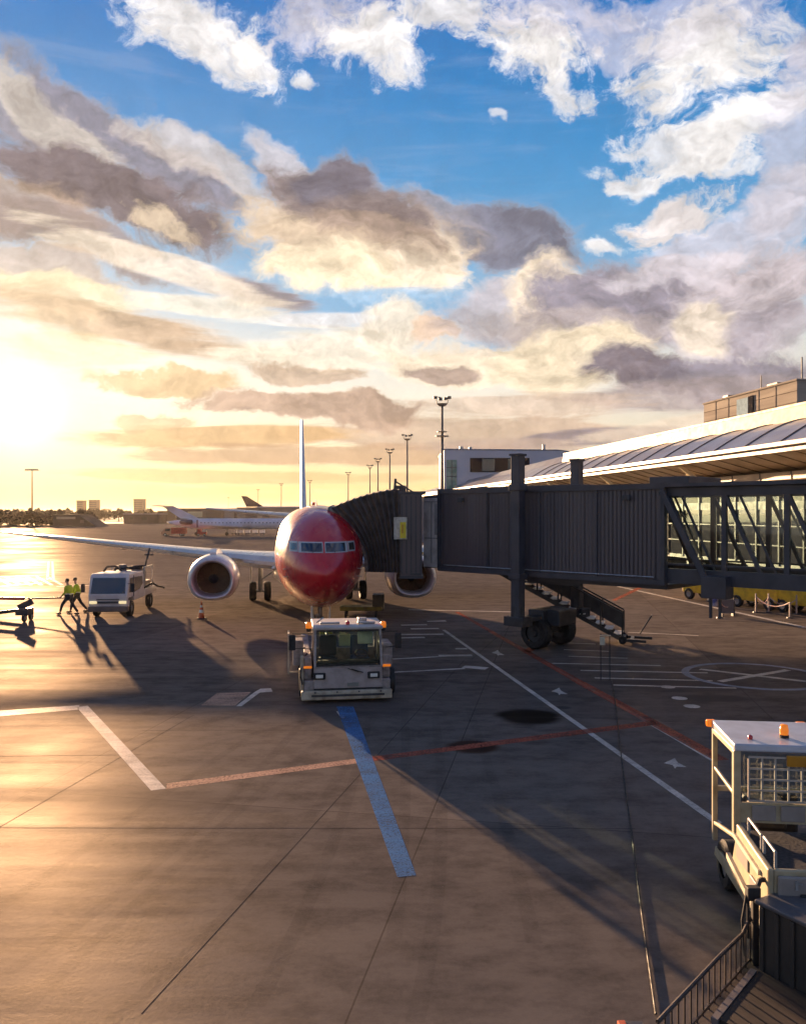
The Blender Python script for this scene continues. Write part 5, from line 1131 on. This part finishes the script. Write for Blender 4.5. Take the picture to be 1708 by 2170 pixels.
def lowbuild(name, x0, x1, y, d, depth, c, lab, roofc, pan=(), slope=0):
    p = at((x0+x1)/2, d); w_ = (x1-x0)/FF*d; h = hgt(y, d); t = thing(name, lab, 'building', p)
    MB().loft([[(-w_/2,0,0),(w_/2,0,0),(w_/2,depth,0),(-w_/2,depth,0)],[(-w_/2,0,h),(w_/2-slope,0,h),(w_/2-slope,depth,h),(-w_/2,depth,h)]]).build('wall', mat(name+'_wall', c, .8, c2=tuple(v*.7 for v in c), scale=.2), t)
    MB().box(-w_/2-.3,w_/2-slope+.3,-.4,depth+.3,h,h+.45).build('roof', mat(name+'_roof', roofc, .6), t)
    for a, b_, z0, z1, cc in pan: MB().box((a-(x0+x1)/2)/FF*d,(b_-(x0+x1)/2)/FF*d,-.25,-.05,hgt(z1,d),hgt(z0,d)).build('panel', mat('panel_far', cc, .6, var=.1), t)
    return t
lowbuild('low_hangar', 112, 205, 1092, 322, 14, (.05,.035,.028), 'low dark building with pale roof light at the left apron edge', (.07,.05,.04), [(120,160,1095,1100,(.32,.27,.2)),(170,178,1102,1108,(.10,.08,.07))], slope=7)
lowbuild('low_hangar', 262, 335, 1090, 420, 16, (.09,.065,.055), 'low building with pale lilac roof strip left of the white regional jet tail', (.32,.27,.32), [(275,283,1096,1101,(.05,.04,.03)),(300,312,1096,1102,(.05,.04,.03))])
lowbuild('cargo_shed', 375, 500, 1079, 430, 30, (.11,.085,.075), 'long grey brown cargo shed behind the white regional jet', (.16,.13,.12), [(398,429,1084,1096,(.5,.45,.28)),(436,470,1086,1098,(.05,.04,.04)),(476,496,1083,1098,(.2,.18,.18))])
lowbuild('cargo_shed', 503, 640, 1077, 400, 30, (.17,.15,.15), 'paler grey cargo shed below the dark distant tail fin', (.12,.10,.10), [(520,545,1084,1098,(.07,.06,.06)),(556,572,1086,1098,(.07,.06,.06)),(590,620,1084,1098,(.25,.23,.22))])
lowbuild('service_shed', 334, 372, 1084, 520, 16, (.08,.06,.05), 'small dark shed behind the T shaped tail', (.1,.08,.07))
# regional jet with T tail
m_rj = mat('regional_jet_paint', (.60,.60,.68), .4, c2=(.44,.42,.5), scale=.4, coat=.2)
rj = thing('regional_jet', 'white regional jet with T shaped tail, parked side on beyond the left wing', 'airplane', at(342, 193)+Vector((0,0,0)))
def ringx(x, zc, r): return [(x, r*math.cos(t), zc+r*math.sin(t)) for t in [2*math.pi*i/18 for i in range(18)]]
MB().loft([ringx(1.2,3.2,.08),ringx(3,3.0,.55),ringx(7,2.85,1.15),ringx(9,2.8,1.25),ringx(29,2.8,1.25),ringx(31.5,2.7,.9),ringx(33,2.55,.1)]).build('fuselage', m_rj, rj, smooth=True)
MB().loft([[(4.6,-.15,4.0),(9.0,-.1,3.9),(9.0,.1,3.9),(4.6,.15,4.0)],[(.4,-.1,6.75),(3.2,-.06,6.8),(3.2,.06,6.8),(.4,.1,6.75)]]).build('tail_fin', m_rj, rj)
for s in (-1, 1): MB().loft([[(.3,0,6.8),(3.0,0,6.8),(3.0,0,7.0),(.3,0,6.98)],[(-1.2,s*3.6,7.0),(.2,s*3.6,7.0),(.2,s*3.6,7.1),(-1.2,s*3.6,7.1)]]).build('horizontal_stabilizer', m_rj, rj)
for s in (-1, 1):
    MB().lathe([(.3,0),(.55,.4),(.65,1.4),(.6,2.6),(.5,2.9),(.35,2.3)], (4.8,s*1.75,3.2), (1,0,0), 14).build('engine', mat('engine_dark', (.1,.09,.1), .4), rj, smooth=True)
    MB().loft([[(13,s*.8,2.0),(19.5,s*.8,2.0),(19.5,s*.8,2.3),(13,s*.8,2.3)],[(11.5,s*10,2.5),(13.2,s*10,2.5),(13.2,s*10,2.6),(11.5,s*10,2.6)]]).build('wing', m_rj, rj)
mb = MB()
for k in range(22): mb.box(9.5+k*.85,9.8+k*.85,-1.262,-1.2,2.9,3.15)
wr_ = mb.build('cabin_window', mat('regional_window', (.12,.12,.16), .3), rj); wr_['kind'] = 'stuff'
MB().box(8.6,8.9,-1.28,-1.1,1.9,3.7).build('engine_band', mat('dark_band', (.15,.1,.14), .5), rj)
for x in (8.4, 15.5): g_ = MB().cyl((x,0,.4),(x,0,1.8),.12).build('landing_gear', m_dark, rj); MB().lathe([(.1,-.3),(.42,-.25),(.42,.25),(.1,.3)], (x,-.5,.42), (0,1,0), 14).build('wheel', m_black, g_)
# tall finned airliner further away
ta = thing('distant_airliner', 'distant white airliner with dark purple tail fin behind the cargo sheds', 'airplane', at(515, 470))
MB().loft([ringx(0,7.6,.3),ringx(6,7.4,1.3),ringx(12,7.2,2.1),ringx(38,7.2,2.1),ringx(42,6.8,1.4),ringx(44,6.6,.2)]).build('fuselage', mat('airliner_white', (.6,.58,.56), .4), ta, smooth=True)
MB().loft([[(2,-.2,9),(12,-.2,9),(12,.2,9),(2,.2,9)],[(-1.0,-.1,15.2),(2.2,-.1,15.0),(2.2,.1,15.0),(-1.0,.1,15.2)]]).build('tail_fin', mat('purple_tail', (.025,.018,.045), .7, spec=.1), ta)
for s in (-1, 1): MB().loft([[(16,s*1.5,6),(23,s*1.5,6),(23,s*1.5,6.5),(16,s*1.5,6.5)],[(13,s*16,7.5),(15,s*16,7.5),(15,s*16,7.6),(13,s*16,7.6)]]).build('wing', m_wing, ta)
for x in (20, 39): MB().cyl((x,0,.0),(x,0,6),.4).build('landing_gear', m_dark, ta)
# red pickup and cart by the regional jet
rp = thing('crew_truck', 'orange red crew truck with pale cab front, behind the T shaped tail', 'truck', at(343, 187))
MB().prism([(.1,.4),(0,.9),(.5,1.2),(1.1,1.85),(2.3,1.9),(2.3,.4)],-.9,.9).build('cab', mat('pale_orange_cab', (.5,.24,.13), .4), rp).rotation_euler = (0,0,R(-90))
bx2 = MB().box(2.35,5.5,-1,1,.6,2.0).build('box_body', m_red, rp, bevel=.05)
for x in (1.0, 4.6):
    for y in (-.85,.85): wheel(rp, x, y, .38, .22, 'y')
MB().box(1.0,2.1,-.925,-.9,1.2,1.75).build('side_window', m_glassdark, rp)
rc = thing('red_tug', 'small red tug with pale box under the regional jet belly', 'ground vehicle', at(428, 190)); MB().box(-1,1.1,-.6,.6,.3,.9).box(-.9,-.1,-.5,.5,.9,1.6).build('body', m_red, rc, bevel=.05); MB().box(.2,1.0,-.5,.5,.9,1.35).build('load', m_cream, rc, bevel=.03)
for x in (-.7,.7): wheel(rc, x, -.55, .28, .2, 'y')
for (x, lb_) in ((497,'first white baggage cart from the left under the regional jet'),(511,'second white baggage cart from the left under the regional jet'),(525,'middle white baggage cart of the row under the regional jet'),(541,'fourth white baggage cart from the left under the regional jet'),(556,'last white baggage cart, nearest the red nosed jet')):
    t = thing('baggage_cart', lb_, 'cart', at(x, 200), 0, 'row of white baggage carts'); MB().box(-.65,.65,-.6,.6,.35,.45).box(-.65,.65,-.6,.6,1.2,1.3).build('bed', m_dark, t)
    MB().box(-.6,.6,-.55,.55,.45,1.2).build('load', m_white, t, bevel=.05)
    for q in (-.45,.45): wheel(t, q, -.5, .2, .12, 'y')
# roofs and low shed beyond the bridge cab
lowbuild('pier_annex', 868, 945, 1062, 150, 20, (.3,.29,.33), 'low pale pier annex beyond the bridge, left of the round ended building', (.5,.47,.42))
# ------------------------------------------------------------------ haze
def haze():
    m = bpy.data.materials.new('haze_air'); m.use_nodes = True; t = m.node_tree; t.nodes.clear()
    v = t.nodes.new('ShaderNodeVolumePrincipled'); v.inputs['Color'].default_value = (1,.89,.74,1); v.inputs['Density'].default_value = .00006; v.inputs['Anisotropy'].default_value = .4
    o = t.nodes.new('ShaderNodeOutputMaterial'); t.links.new(v.outputs[0], o.inputs['Volume'])
    b_ = MB().box(-5200,5200,-80,9200,-1,42).build('haze', m); b_['kind'] = 'stuff'; b_['label'] = 'warm evening haze over the apron'
HAZE = True
if HAZE: haze()
